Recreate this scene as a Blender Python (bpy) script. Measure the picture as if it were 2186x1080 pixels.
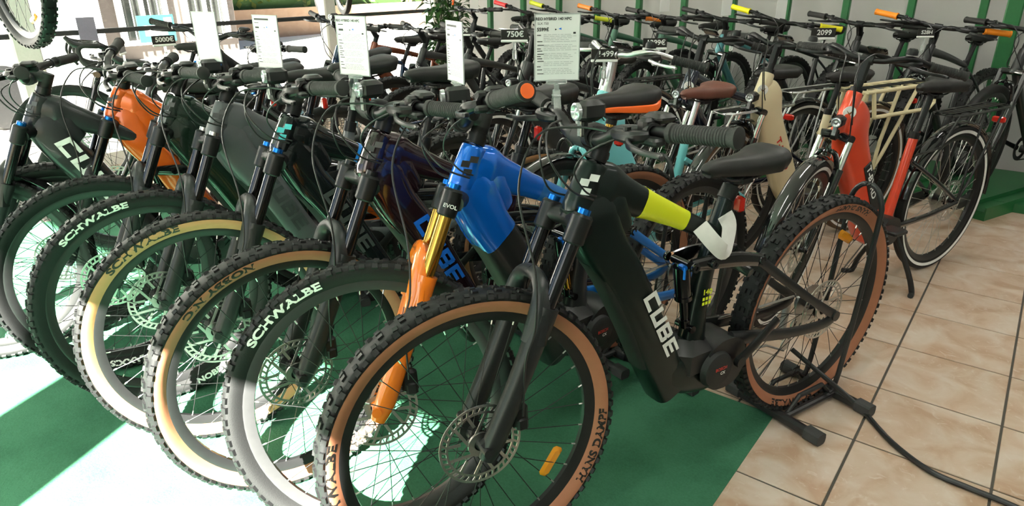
import bpy, bmesh, math, random
from mathutils import Vector, Matrix
from math import sin, cos, pi, radians as R
random.seed(7)
for o in list(bpy.data.objects): bpy.data.objects.remove(o)
scene = bpy.context.scene
COL = scene.collection

# ------------------------------------------------------------ camera, world, sun, exposure
F_PX = 1440.0; PITCH = 0.39215; ROLL = -0.00718; CAM_H = 1.373
fw = Vector((0, cos(PITCH), -sin(PITCH))); rt = Vector((1, 0, 0)); up = rt.cross(fw)
rt2 = rt * cos(ROLL) + up * sin(ROLL); up2 = up * cos(ROLL) - rt * sin(ROLL)
cam_data = bpy.data.cameras.new('camera'); cam_data.sensor_width = 36; cam_data.lens = F_PX / 2186 * 36
cam_data.clip_start = 0.05; cam_data.clip_end = 300
cam = bpy.data.objects.new('camera', cam_data); COL.objects.link(cam)
M = Matrix((rt2, up2, -fw)).transposed().to_4x4(); M.translation = Vector((0, 0, CAM_H)); cam.matrix_world = M
scene.camera = cam
w = bpy.data.worlds.new('world'); scene.world = w; w.use_nodes = True
nt = w.node_tree; bg = nt.nodes['Background']
sky = nt.nodes.new('ShaderNodeTexSky'); sky.sky_type = 'NISHITA'; sky.sun_disc = False
SUN_TRAVEL = R(75); SUN_EL = R(35)
sky.sun_elevation = SUN_EL; sky.sun_rotation = R(195); sky.air_density = 1.0; sky.dust_density = 2.0
nt.links.new(sky.outputs[0], bg.inputs[0]); bg.inputs[1].default_value = 0.24
sd = bpy.data.lights.new('sun', 'SUN'); sd.energy = 95; sd.angle = R(0.53); sd.color = (1, .95, .86)
so = bpy.data.objects.new('sun', sd); COL.objects.link(so)
so.rotation_euler = Vector((cos(SUN_TRAVEL)*cos(SUN_EL), sin(SUN_TRAVEL)*cos(SUN_EL), -sin(SUN_EL))).to_track_quat('-Z', 'Y').to_euler()
so.location = (-2, -6, 6)
vs = scene.view_settings
vs.view_transform = 'Standard'; vs.look = 'None'; vs.gamma = 1; vs.use_curve_mapping = False
vs.exposure = 0.4

# ------------------------------------------------------------ helpers
def ray(px, py):
    return fw + rt2 * ((px - 1093) / F_PX) - up2 * ((py - 540) / F_PX)
def G(px, py, z=0.0):
    v = ray(px, py); return Vector((0, 0, CAM_H)) + v * ((z - CAM_H) / v.z)
YAW = -0.66175
AX = Vector((cos(YAW), sin(YAW), 0)); BX = Vector((sin(YAW), -cos(YAW), 0))      # room axes: A to the right-front, B to the front
def AB(a, b, z=0.0): return AX * a + BX * b + Vector((0, 0, z))
def on_a(px, py, a):
    v = ray(px, py); o = Vector((0, 0, CAM_H)); return o + v * ((a - o.dot(AX)) / v.dot(AX))
ROOM = Matrix((AX, -BX, Vector((0, 0, 1)))).transposed().to_4x4()                # room space: x = A, y = -B (towards the back wall)

class MB:
    def __init__(s): s.v = []; s.f = []; s.m = []; s.cur = 0
    def add(s, vs_, fs_):
        n = len(s.v); s.v += [tuple(p) for p in vs_]; s.f += [tuple(i + n for i in f) for f in fs_]; s.m += [s.cur] * len(fs_); return s
    def mat(s, i): s.cur = i; return s
    def box(s, c, d, rot=None, taper=1.0):
        x, y, z = d[0] / 2, d[1] / 2, d[2] / 2; t = taper
        P = [(-x, -y, -z), (x, -y, -z), (x, y, -z), (-x, y, -z), (-x*t, -y*t, z), (x*t, -y*t, z), (x*t, y*t, z), (-x*t, y*t, z)]
        P = [Vector(p) for p in P]
        if rot is not None: P = [rot @ p for p in P]
        c = Vector(c)
        return s.add([p + c for p in P], [(3, 2, 1, 0), (4, 5, 6, 7), (0, 1, 5, 4), (1, 2, 6, 5), (2, 3, 7, 6), (3, 0, 4, 7)])
    def rbox(s, c, d, r=.01, rot=None):          # box with chamfered edges (8 sided outline, chamfered top and bottom)
        x, y, z = d[0] / 2, d[1] / 2, d[2] / 2; r = min(r, x*.95, y*.95, z*.95); L = []
        for zz, k in ((-z, r), (-z + r, 0), (z - r, 0), (z, r)):
            X, Y = x - k, y - k
            L += [(X, -Y + r, zz), (X, Y - r, zz), (X - r, Y, zz), (-X + r, Y, zz), (-X, Y - r, zz), (-X, -Y + r, zz), (-X + r, -Y, zz), (X - r, -Y, zz)]
        L = [Vector(p) for p in L]
        if rot is not None: L = [rot @ p for p in L]
        F = [tuple(range(7, -1, -1)), tuple(range(24, 32))]
        for k in range(3):
            for i in range(8): j = (i + 1) % 8; F.append((k*8 + i, k*8 + j, k*8 + 8 + j, k*8 + 8 + i))
        c = Vector(c); return s.add([p + c for p in L], F)
    def loft(s, pts, rw, rh=None, e=2.0, n=14, seg=None, cap=True, side=Vector((0, 1, 0))):
        rh = rw if rh is None else rh
        P, A, B = resample(pts, rw, rh, seg)
        V = []; m = len(P)
        for i in range(m):
            T = (P[min(i + 1, m - 1)] - P[max(i - 1, 0)])
            T = T.normalized() if T.length > 1e-9 else Vector((1, 0, 0))
            S = side - T * side.dot(T)
            if S.length < 1e-3: S = Vector((1, 0, 0)) - T * T.x
            S.normalize(); N = T.cross(S)
            for k in range(n):
                a = 2 * pi * k / n; c_, s_ = cos(a), sin(a)
                V.append(P[i] + S * (A[i] * math.copysign(abs(c_) ** (2 / e), c_)) + N * (B[i] * math.copysign(abs(s_) ** (2 / e), s_)))
        F = [(i*n + k, i*n + (k + 1) % n, (i + 1)*n + (k + 1) % n, (i + 1)*n + k) for i in range(m - 1) for k in range(n)]
        if cap: F += [tuple(range(n - 1, -1, -1)), tuple(range((m - 1)*n, m*n))]
        return s.add(V, F)
    def tube(s, pts, r, n=8, seg=None, cap=True): return s.loft(pts, r, None, 2.0, n, seg, cap)
    def lathe(s, prof, n=32, c=(0, 0, 0), axis='Y', closed=False, a0=0, a1=2*pi):   # prof: (radius, along axis)
        full = abs(a1 - a0 - 2*pi) < 1e-6; cnt = n if full else n + 1; V = []; m = len(prof)
        for i in range(cnt):
            a = a0 + (a1 - a0) * i / n
            for r, h in prof:
                p = (r * cos(a), h, r * sin(a)) if axis == 'Y' else ((r * cos(a), r * sin(a), h) if axis == 'Z' else (h, r * cos(a), r * sin(a)))
                V.append(Vector(p) + Vector(c))
        F = []
        for i in range(n):
            j = (i + 1) % cnt
            for k in range(m if closed else m - 1):
                l = (k + 1) % m; q = (i*m + k, i*m + l, j*m + l, j*m + k)
                F.append(q if axis != 'Y' else q[::-1])
        return s.add(V, F)
    def xf(s, mat, start=0):
        for i in range(start, len(s.v)): s.v[i] = tuple(mat @ Vector(s.v[i]))
        return s
    def mesh(s, name, smooth=35):
        me = bpy.data.meshes.new(name); me.from_pydata(s.v, [], s.f); me.update()
        me.polygons.foreach_set('material_index', s.m)
        if smooth:
            me.polygons.foreach_set('use_smooth', [True] * len(s.f)); me.set_sharp_from_angle(angle=R(smooth))
        return me
def lerp(a, b, t): return a + (b - a) * t
def resample(pts, rw, rh, seg):
    P = [Vector(p) for p in pts]; n = len(P)
    A = [rw] * n if not isinstance(rw, (list, tuple)) else list(rw)
    B = [rh] * n if not isinstance(rh, (list, tuple)) else list(rh)
    if not seg or n < 3: return P, A, B
    oP, oA, oB = [], [], []
    def cr(p0, p1, p2, p3, t): return .5 * ((2*p1) + (p2 - p0)*t + (2*p0 - 5*p1 + 4*p2 - p3)*t*t + (3*p1 - p0 - 3*p2 + p3)*t**3)
    for i in range(n - 1):
        g = lambda L, k: L[max(0, min(n - 1, k))]
        for j in range(seg):
            t = j / seg
            oP.append(cr(g(P, i-1), P[i], P[i+1], g(P, i+2), t)); oA.append(lerp(A[i], A[i+1], t)); oB.append(lerp(B[i], B[i+1], t))
    return oP + [P[-1]], oA + [A[-1]], oB + [B[-1]]

CACHE = {}
def part(name, key, build, parent=None, mats=(), loc=None, matrix=None, label=None, smooth=35):
    """one mesh object; alike parts share their mesh through CACHE, materials sit on the object"""
    me = CACHE.get(key) if key else None
    if me is None:
        mb = MB(); build(mb); me = mb.mesh(name, smooth)
        for i in range(max(1, max(mb.m, default=0) + 1)): me.materials.append(None)
        if key: CACHE[key] = me
    o = bpy.data.objects.new(name, me); COL.objects.link(o)
    if parent: o.parent = parent
    mats = mats if isinstance(mats, (list, tuple)) else [mats]
    for i, s in enumerate(o.material_slots):
        s.link = 'OBJECT'; s.material = mats[min(i, len(mats) - 1)]
    if matrix is not None: o.matrix_local = matrix
    elif loc is not None: o.location = loc
    if label: o['label'] = label
    return o
def tag(o, label, cat, group=None):
    o['label'] = label; o['category'] = cat
    if group: o['group'] = group
    return o
def struct(o): o['kind'] = 'structure'; return o
def empty(name, loc=(0, 0, 0), rz=0):
    o = bpy.data.objects.new(name, None); COL.objects.link(o); o.location = loc; o.rotation_euler = (0, 0, rz); o.empty_display_size = .1; return o

# text: built-in font, flattened to mesh
TXT = {}
def text2d(s, bold=.012, sx=1.0):
    k = (s, bold, sx)
    if k in TXT: return TXT[k]
    cu = bpy.data.curves.new('t', 'FONT'); cu.body = s; cu.size = 1; cu.offset = bold; cu.align_x = 'CENTER'; cu.align_y = 'CENTER'; cu.resolution_u = 3
    ob = bpy.data.objects.new('t', cu); COL.objects.link(ob); bpy.context.view_layer.update()
    me = bpy.data.meshes.new_from_object(ob.evaluated_get(bpy.context.evaluated_depsgraph_get()))
    V = [(v.co.x * sx, v.co.y) for v in me.vertices]; F = [tuple(p.vertices) for p in me.polygons]
    bpy.data.objects.remove(ob); bpy.data.curves.remove(cu); bpy.data.meshes.remove(me)
    TXT[k] = (V, F); return V, F
def put_text(mb, s, size, origin, ex, ey, bold=.012, sx=1.0):
    V, F = text2d(s, bold, sx); ex = Vector(ex); ey = Vector(ey); o = Vector(origin)
    mb.add([o + ex * (x * size) + ey * (y * size) for x, y in V], F)
BLOCK = {'C': [(0, 0, .26, 1), (.2, .76, .9, 1), (.2, 0, .9, .24)], 'U': [(0, .0, .26, 1), (.64, 0, .9, 1), (.2, 0, .7, .24)],
         'B': [(0, 0, .26, 1), (.2, .78, .84, 1), (.2, .39, .84, .61), (.2, 0, .84, .22), (.66, .08, .9, .46), (.66, .54, .9, .92)],
         'E': [(0, 0, .26, 1), (.2, .78, .9, 1), (.2, .39, .82, .61), (.2, 0, .9, .22)]}
def put_block(mb, word, h, origin, ex, ey, wx=1.0, skew=.12):
    ex = Vector(ex); ey = Vector(ey); o = Vector(origin); x0 = -len(word) * 1.06 * wx / 2
    for ch in word:
        for (xa, ya, xb, yb) in BLOCK[ch]:
            mb.add([o + ex * ((x0 + x * wx + skew * (y - .5)) * h) + ey * ((y - .5) * h) for x, y in ((xa, ya), (xb, ya), (xb, yb), (xa, yb))], [(0, 1, 2, 3)])
        x0 += 1.06 * wx

# ------------------------------------------------------------ materials
MAT = {}
def pm(name, col, rough=.5, metal=0.0, coat=0.0, noise=None, bump=0.0, nscale=60, **kw):
    if name in MAT: return MAT[name]
    m = bpy.data.materials.new(name); m.use_nodes = True; N = m.node_tree; b = N.nodes['Principled BSDF']
    b.inputs['Base Color'].default_value = (*col, 1); b.inputs['Roughness'].default_value = rough; b.inputs['Metallic'].default_value = metal
    b.inputs['Coat Weight'].default_value = coat; b.inputs['Coat Roughness'].default_value = .06
    for k, v in kw.items(): b.inputs[k.replace('_', ' ')].default_value = v
    tc = N.nodes.new('ShaderNodeTexCoord')
    nz = N.nodes.new('ShaderNodeTexNoise'); nz.inputs['Scale'].default_value = nscale; nz.inputs['Detail'].default_value = 4
    N.links.new(tc.outputs['Object'], nz.inputs['Vector'])
    cr = N.nodes.new('ShaderNodeMixRGB'); cr.blend_type = 'MIX'
    c2 = noise if noise else tuple(min(1, c * 1.18 + .002) for c in col)
    cr.inputs[1].default_value = (*col, 1); cr.inputs[2].default_value = (*c2, 1)
    N.links.new(nz.outputs['Fac'], cr.inputs[0]); N.links.new(cr.outputs[0], b.inputs['Base Color'])
    if bump:
        bp = N.nodes.new('ShaderNodeBump'); bp.inputs['Strength'].default_value = bump; bp.inputs['Distance'].default_value = .002
        N.links.new(nz.outputs['Fac'], bp.inputs['Height']); N.links.new(bp.outputs[0], b.inputs['Normal'])
    MAT[name] = m; return m
rubber = pm('tyre_rubber', (.007, .007, .0073), .58, noise=(.011, .011, .0115), bump=.15, nscale=300, Specular_IOR_Level=.35)
knob_m = pm('tyre_knobs', (.0065, .0065, .007), .5, nscale=400, bump=.2, Specular_IOR_Level=.4)
tanwall = pm('tan_sidewall', (.36, .135, .070), .62, noise=(.42, .175, .095), nscale=40, bump=.1)
palewall = pm('pale_tan_sidewall', (.50, .24, .10), .6, noise=(.56, .29, .14), nscale=40, bump=.1)
print_blk = pm('black_print', (.012, .011, .010), .5)
print_wht = pm('white_print', (.80, .80, .78), .45)
print_gry = pm('grey_print', (.06, .062, .066), .4)
print_blue = pm('blue_print', (.01, .16, .75), .4)
print_red = pm('red_print', (.55, .03, .02), .4)
print_yel = pm('yellow_print', (.75, .85, .02), .4)
rim_m = pm('black_rim', (.011, .011, .0115), .33)
alloy = pm('bare_alloy', (.62, .62, .63), .28, 1.0)
steel = pm('brushed_steel', (.50, .49, .47), .32, 1.0)
chrome = pm('chrome', (.80, .80, .80), .10, 1.0)
dark_al = pm('dark_anodised', (.013, .013, .014), .36, .4)
blackpl = pm('black_plastic', (.010, .010, .0105), .42)
softblk = pm('soft_black_plastic', (.012, .012, .012), .6, bump=.1, nscale=500)
gripm = pm('grip_rubber', (.018, .0175, .017), .68, bump=.25, nscale=700)
gloss_blk = pm('gloss_black', (.008, .008, .009), .12, coat=1.0)
stanch_blk = pm('black_stanchion', (.012, .012, .014), .12, .6, coat=.6)
stanch_gold = pm('gold_stanchion', (.60, .34, .06), .18, 1.0)
lower_blk = pm('satin_black_fork', (.017, .0175, .019), .38, .2)
orange_fork = pm('orange_fork', (.90, .19, .010), .25, coat=1.0)
saddle_m = pm('saddle_cover', (.011, .0105, .0105), .50, bump=.1, nscale=400)
cable_m = pm('cable_housing', (.014, .014, .015), .35)
amber = pm('amber_reflector', (.95, .36, .01), .15, coat=.5, Transmission_Weight=.35)
redref = pm('red_reflector', (.55, .02, .01), .15, coat=.5)
lens_m = pm('lamp_lens', (.82, .84, .86), .12, .55, nscale=200, noise=(.25, .26, .28))
blue_anod = pm('blue_anodised', (.01, .17, .62), .22, .8)
white_pl = pm('white_plastic', (.78, .78, .77), .4)
foam_w = pm('white_foam_wrap', (.72, .71, .68), .55)
paper = pm('white_paper', (.86, .86, .87), .5, noise=(.88, .88, .88))
ink = pm('print_ink', (.02, .02, .022), .6)
ink_soft = pm('pale_print_ink', (.42, .42, .45), .6)
card_blk = pm('black_price_card', (.018, .016, .014), .45)
clearpl = pm('clear_plastic', (.80, .82, .82), .12, Transmission_Weight=.75, IOR=1.3)
def paint(n, c, rough=.3, metal=.0, coat=.6, **k): return pm('paint_' + n, c, rough, metal, coat, nscale=8, **k)

# ------------------------------------------------------------ wheels
def ysurf(r, rr=.318, ro=.364, hw=.030):
    t = min(1, max(0, (r - rr) / (ro - rr))); return .015 + (hw - .015) * math.sin(min(1, t * 1.55) * pi / 2)
def tyre_prof(R0, hw=.030, rr=.318):
    ro = R0 - .0055; pr = []
    for i in range(9): r = rr + (ro - .012 - rr) * i / 8; pr.append((r, ysurf(r, rr, ro, hw)))
    for a in (25, 50, 75): pr.append((ro - .012 + .012 * sin(R(a)), hw * .5 + hw * .5 * cos(R(a))))
    pr = [(rr - .004, .012)] + pr + [(ro, 0.0)]
    return pr + [(r, -y) for r, y in pr[::-1][1:]]
def build_tyre(mb, R0=.37, hw=.030, n=72): mb.lathe(tyre_prof(R0, hw, R0 - .052), n)
def build_tread(mb, R0=.37, hw=.030, N=80):
    ro = R0 - .0065
    def knob(th, r, y, lc, lw, h, tilt, tw=0):
        er = Vector((cos(th), 0, sin(th))); et = Vector((-sin(th), 0, cos(th))); ey = Vector((0, 1, 0))
        n_ = er * cos(tilt) + ey * sin(tilt); l_ = ey * cos(tilt) - er * sin(tilt)
        t_ = et * cos(tw) + l_ * sin(tw); l_ = l_ * cos(tw) - et * sin(tw)
        c = er * r + ey * y; V = []
        for z, k in ((-.002, 1.0), (h, .82)):
            for a, b in ((-1, -1), (1, -1), (1, 1), (-1, 1)): V.append(c + t_ * (a * lc * k / 2) + l_ * (b * lw * k / 2) + n_ * z)
        mb.add(V, [(4, 5, 6, 7), (0, 1, 5, 4), (1, 2, 6, 5), (2, 3, 7, 6), (3, 0, 4, 7)])
    for i in range(N):
        th = 2 * pi * i / N; d = 2 * pi / N
        for s in (1, -1):
            knob(th + (0 if i % 2 else d * .12), ro - .0085, s * (hw - .0045), .0165, .012 if i % 2 else .015, .0085, s * R(55))
            if i % 2: knob(th + d * .1, ro - .0005, s * .0075, .016, .0115, .0066, s * R(6))
            else: knob(th + d * .3, ro - .003, s * .0165, .0145, .011, .0070, s * R(28), s * .15)
def build_slick(mb, R0=.355, hw=.022):
    mb.lathe(tyre_prof(R0 + .0045, hw, R0 - .045), 64)
def build_wall(mb, R0=.37, hw=.030):          # coloured band moulded on both tyre flanks
    rr, ro = R0 - .052, R0 - .0055
    for s in (1, -1):
        pr = [(rr + (ro - .016 - rr) * i / 6, s * (ysurf(rr + (ro - .016 - rr) * i / 6, rr, ro, hw) + .0007)) for i in range(7)]
        mb.lathe(pr if s > 0 else pr[::-1], 96)
def build_reflex(mb, R0=.355, hw=.022):       # reflective ring
    rr = R0 - .045
    for s in (1, -1):
        pr = [(rr + .012 + .014 * i / 2, s * (ysurf(rr + .012 + .014 * i / 2, rr, R0 - .001, hw) + .0012)) for i in range(3)]
        mb.lathe(pr if s > 0 else pr[::-1], 80)
def arc_text(mb, s, R0, hw, th, size, inward=False, sx=1.45, bold=.045, roff=.0):
    rr, ro = R0 - .052, R0 - .0055; rm = rr + .019 + roff; V, F = text2d(s, bold, sx); W = []
    for x, y in V:
        if inward: x, y = -x, -y
        r = rm + y * size; a = th + x * size / rm
        W.append((r * cos(a), ysurf(r, rr, ro, hw) + .0014, r * sin(a)))
    mb.add(W, [f[::-1] for f in F])
def build_rim(mb, rr=.318, deep=.024, w=.016):
    mb.lathe([(rr + .003, w), (rr + .003, w - .003), (rr - .006, w - .004), (rr - .006, -w + .004), (rr + .003, -w + .003), (rr + .003, -w), (rr - .004, -w), (rr - deep, -.006), (rr - deep, .006), (rr - .004, w)], 72, closed=True)
def build_spokes(mb, rr=.318, n=32, fl=.027, fr=.026, r=.0011):
    mb.mat(0)
    for i in range(n):
        s = 1 if i % 2 else -1; th = 2*pi*i/n; ph = th + (1 if (i // 2) % 2 else -1) * R(62)
        a = Vector((fr * cos(ph), s * fl, fr * sin(ph))); b = Vector(((rr - .022) * cos(th), s * .002, (rr - .022) * sin(th)))
        mb.mat(0).tube([a, b], r, 5)
        d = (a - b).normalized(); mb.mat(1).tube([b - d * .002, b + d * .013], .0021, 5)
def build_hub(mb, w=.05, fl=.027):
    mb.lathe([(.0, -w), (.010, -w), (.012, -w + .012), (.020, -fl - .003), (.029, -fl), (.029, -fl + .004), (.016, -fl + .010), (.015, fl - .010), (.029, fl - .004), (.029, fl), (.020, fl + .003), (.012, w - .012), (.010, w), (0, w)], 20)
def build_rotor(mb, ro=.1015, y=.036, t=.0009):
    def ring(a, b): mb.lathe([(a, y - t), (b, y - t), (b, y + t), (a, y + t)], 60, closed=True)
    ring(ro - .006, ro); ring(ro - .022, ro - .0165)
    def bar(p, q, wd):
        p = Vector(p); q = Vector(q); d = (q - p).normalized(); nn = Vector((-d.z, 0, d.x)) * wd / 2; yy = Vector((0, t, 0))
        mb.add([p - nn - yy, q - nn - yy, q + nn - yy, p + nn - yy, p - nn + yy, q - nn + yy, q + nn + yy, p + nn + yy], [(3, 2, 1, 0), (4, 5, 6, 7), (0, 1, 5, 4), (1, 2, 6, 5), (2, 3, 7, 6), (3, 0, 4, 7)])
    for i in range(36):
        th = 2*pi*i/36; bar(((ro - .019) * cos(th), y, (ro - .019) * sin(th)), ((ro - .004) * cos(th + .08), y, (ro - .004) * sin(th + .08)), .005)
    for i in range(6):
        th = 2*pi*i/6
        for (r0, a0_, r1, a1_) in ((.026, 0, ro - .02, .75), (.050, .26, ro - .02, .18)):
            bar((r0 * cos(th + a0_), y, r0 * sin(th + a0_)), (r1 * cos(th + a1_), y, r1 * sin(th + a1_)), .0075)
    mb.lathe([(.016, y - .003), (.031, y - .003), (.031, y + .003), (.016, y + .003)], 24, closed=True)
def build_cassette(mb):
    for i in range(9):
        r = .026 + .0052 * i; y = -.046 + .0042 * i; V = []; n = 30 + 0 * i
        mb.lathe([(.012, y - .0008), (r, y - .0008), (r, y + .0008), (.012, y + .0008)], 28, closed=True)
        for k in range(24):
            a = 2*pi*k/24; mb.box((r * cos(a), y, r * sin(a)), (.004, .0015, .004), Matrix.Rotation(-a, 3, 'Y'))
def build_reflector(mb, r0=.235, th=0, rr=.318):
    c = Vector(((r0) * cos(th), 0, (r0) * sin(th))); rot = Matrix.Rotation(-th, 3, 'Y') @ Matrix.Rotation(R(90), 3, 'X')
    mb.mat(0).rbox(c, (.030, .085, .014), .010, Matrix.Rotation(-th, 3, 'Y') @ Matrix.Rotation(R(90), 3, 'X') @ Matrix.Rotation(0, 3, 'Z'))
def wheel(name, parent, matrix, kind='mtb', wall=None, R0=.37, words=None, rotor=True, cassette=False, reflect=(), rim=None, lod=0, reflex=False, spoke=None):
    hw = .030 if kind == 'mtb' else .022; rr = R0 - (.052 if kind == 'mtb' else .045)
    wh = part(name, ('rim', R0, kind), lambda mb: build_rim(mb, rr), parent, rim or rim_m, matrix=matrix)
    if kind == 'mtb':
        part('tyre', ('tyre', R0), lambda mb: build_tyre(mb, R0, hw), wh, rubber)
        part('tread_knobs', ('tread', R0, lod), lambda mb: build_tread(mb, R0, hw, 82 if lod < 2 else 60), wh, knob_m, smooth=0)['kind'] = 'stuff'
        if wall: part('tyre_sidewall', ('wall', R0), lambda mb: build_wall(mb, R0, hw), wh, wall)
    else:
        part('tyre', ('slick', R0), lambda mb: build_slick(mb, R0, hw), wh, wall or rubber)
        if reflex: part('reflective_ring', ('reflex', R0), lambda mb: build_reflex(mb, R0, hw), wh, white_pl)
    part('spokes', ('spokes', rr), lambda mb: build_spokes(mb, rr), wh, [spoke or dark_al, steel])['kind'] = 'stuff'
    part('hub', ('hub',), build_hub, wh, dark_al)
    if rotor: part('brake_rotor', ('rotor',), build_rotor, wh, steel)
    if cassette: part('cassette', ('cassette',), build_cassette, wh, steel)
    for th in reflect: part('spoke_reflector', None, lambda mb: build_reflector(mb, rr - .075, th), wh, amber)
    if words:
        for (s, th, size, inward, sx, *ro_) in words: part('tyre_lettering', None, lambda mb: arc_text(mb, s, R0, hw, R(th), size, inward, sx, roff=ro_[0] if ro_ else 0), wh, words_mat(wall))
    return wh
def words_mat(wall): return print_blk if wall else print_wht

# ------------------------------------------------------------ shared fittings
def steer_matrix(ax0, axd, d):
    T = Matrix.Translation(ax0); return T @ Matrix.Rotation(d, 4, axd.normalized()) @ T.inverted()
def saddle_parts(root, x, z, trim=None, mat=None, wide=.070, L=.27):
    def cover(mb):
        xs = [(.5, .010, .010, -.004), (.47, .020, .020, 0), (.30, .026, .024, .002), (.10, .034, .026, 0), (-.12, .052, .027, .001), (-.30, wide, .028, .008), (-.42, wide * .96, .026, .013), (-.49, wide * .66, .020, .012), (-.52, wide * .3, .010, .008)]
        mb.loft([(x + L * t, 0, z + dz - .018) for t, w_, h, dz in xs], [w_ for t, w_, h, dz in xs], [h for t, w_, h, dz in xs], 2.5, 18, 4)
        for i, (vx, vy, vz) in enumerate(mb.v):
            u = (vx - x) / L
            if u < .25: mb.v[i] = (vx, vy, vz - .006 * max(0, 1 - abs(vy) / .018) * min(1, (.25 - u) * 3))
            if abs(vy) > .02 and vz < z - .02: mb.v[i] = (vx, vy, vz - .014 * abs(vy) / wide)
    s = part('saddle', ('saddle', round(x, 3), round(z, 3), wide), cover, root, mat or saddle_m, smooth=60)
    def rails(mb):
        for sy in (1, -1): mb.tube([(x + L*.36, sy*.012, z - .030), (x + L*.2, sy*.022, z - .05), (x - L*.2, sy*.022, z - .052), (x - L*.4, sy*.03, z - .022)], .0036, 7, 4)
        mb.rbox((x, 0, z - .057), (.05, .056, .024), .006)
    part('saddle_rails', ('rails', round(x, 3), round(z, 3)), rails, s, dark_al)
    if trim:
        def tr(mb):
            for sy in (1, -1):
                mb.loft([(x + L*.46, sy*.012, z - .032), (x + L*.2, sy*.031, z - .034), (x - L*.1, sy*.050, z - .040), (x - L*.32, sy*(wide + .001), z - .038), (x - L*.50, sy*wide*.62, z - .020)], .005, [.006, .008, .011, .012, .006], 2.4, 8, 4)
        part('saddle_trim', None, tr, s, trim)
    return s
def lever_parts(bar, base, sy, mat=None, blade=None, out=.0):
    """brake lever: body clamped on the bar, hooked blade"""
    x, y, z = base
    def body(mb):
        mb.lathe([(.0135, -.008), (.0185, -.007), (.0185, .007), (.0135, .008)], 16, c=(x, y, z), closed=True)
        mb.loft([(x + .014, y + sy*.012, z - .004), (x + .034, y - sy*.010, z - .008), (x + .036, y - sy*.055, z - .010), (x + .030, y - sy*.085, z - .010)], [.010, .014, .012, .007], [.012, .015, .013, .008], 2.6, 10, 4, side=Vector((0, 0, 1)))
        mb.tube([(x + .030, y - sy*.085, z - .010), (x + .027, y - sy*.105, z - .010)], .0045, 8)
        mb.tube([(x + .036, y - sy*.03, z - .022), (x + .036, y - sy*.03, z + .010)], .008, 10)
    b = part('brake_lever', None, body, bar, mat or dark_al)
    def bl(mb):
        mb.loft([(x + .036, y - sy*.028, z - .014), (x + .062, y + sy*.015, z - .018), (x + .066, y + sy*.06, z - .022), (x + .056, y + sy*.105, z - .024), (x + .066, y + sy*.122, z - .024)], [.008, .0075, .006, .006, .004], [.006, .005, .0045, .005, .004], 2.6, 8, 5, side=Vector((0, 0, 1)))
    part('lever_blade', None, bl, b, blade or dark_al)
    return b
def grip_build(mb, p0, p1, r=.0165, flange=.020, ribs=True):
    a = Vector(p0); b = Vector(p1); d = (b - a); L = d.length
    prof = [(.012, 0), (r + .003, .0), (r + .003, .010), (r, .012)]
    if ribs:
        k = int((L - .03) / .006)
        for i in range(k): prof += [(r, .014 + i*.006), (r + .0012, .0155 + i*.006), (r + .0012, .018 + i*.006), (r, .0195 + i*.006)]
    prof += [(r, L - .010), (flange, L - .008), (flange, L - .001), (flange - .002, L), (0, L)]
    n0 = len(mb.v); mb.lathe([(q, h) for q, h in prof], 18, axis='Z')
    mb.xf(Matrix.Translation(a) @ d.to_track_quat('Z', 'Y').to_matrix().to_4x4(), n0)
def head_light(bar, c, mat=None):
    x, y, z = c
    def body(mb):
        mb.rbox((x - .012, y, z + .020), (.062, .042, .044), .010)
        mb.rbox((x + .004, y, z - .016), (.016, .018, .036), .004)
        mb.lathe([(.016, -.011), (.0215, -.010), (.0215, .010), (.016, .011)], 16, c=(x - .014, y, z - .034), closed=True)
    l = part('head_light', None, body, bar, mat or blackpl)
    def lens(mb):
        mb.lathe([(0, .004), (.008, .001), (.015, .005), (.0185, .004), (.0185, -.004), (0, -.004)][::-1], 20, c=(x + .021, y, z + .020), axis='X')
        mb.rbox((x + .0135, y, z - .016), (.005, .015, .034), .002)
    part('lens', None, lens, l, lens_m)
    return l

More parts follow.
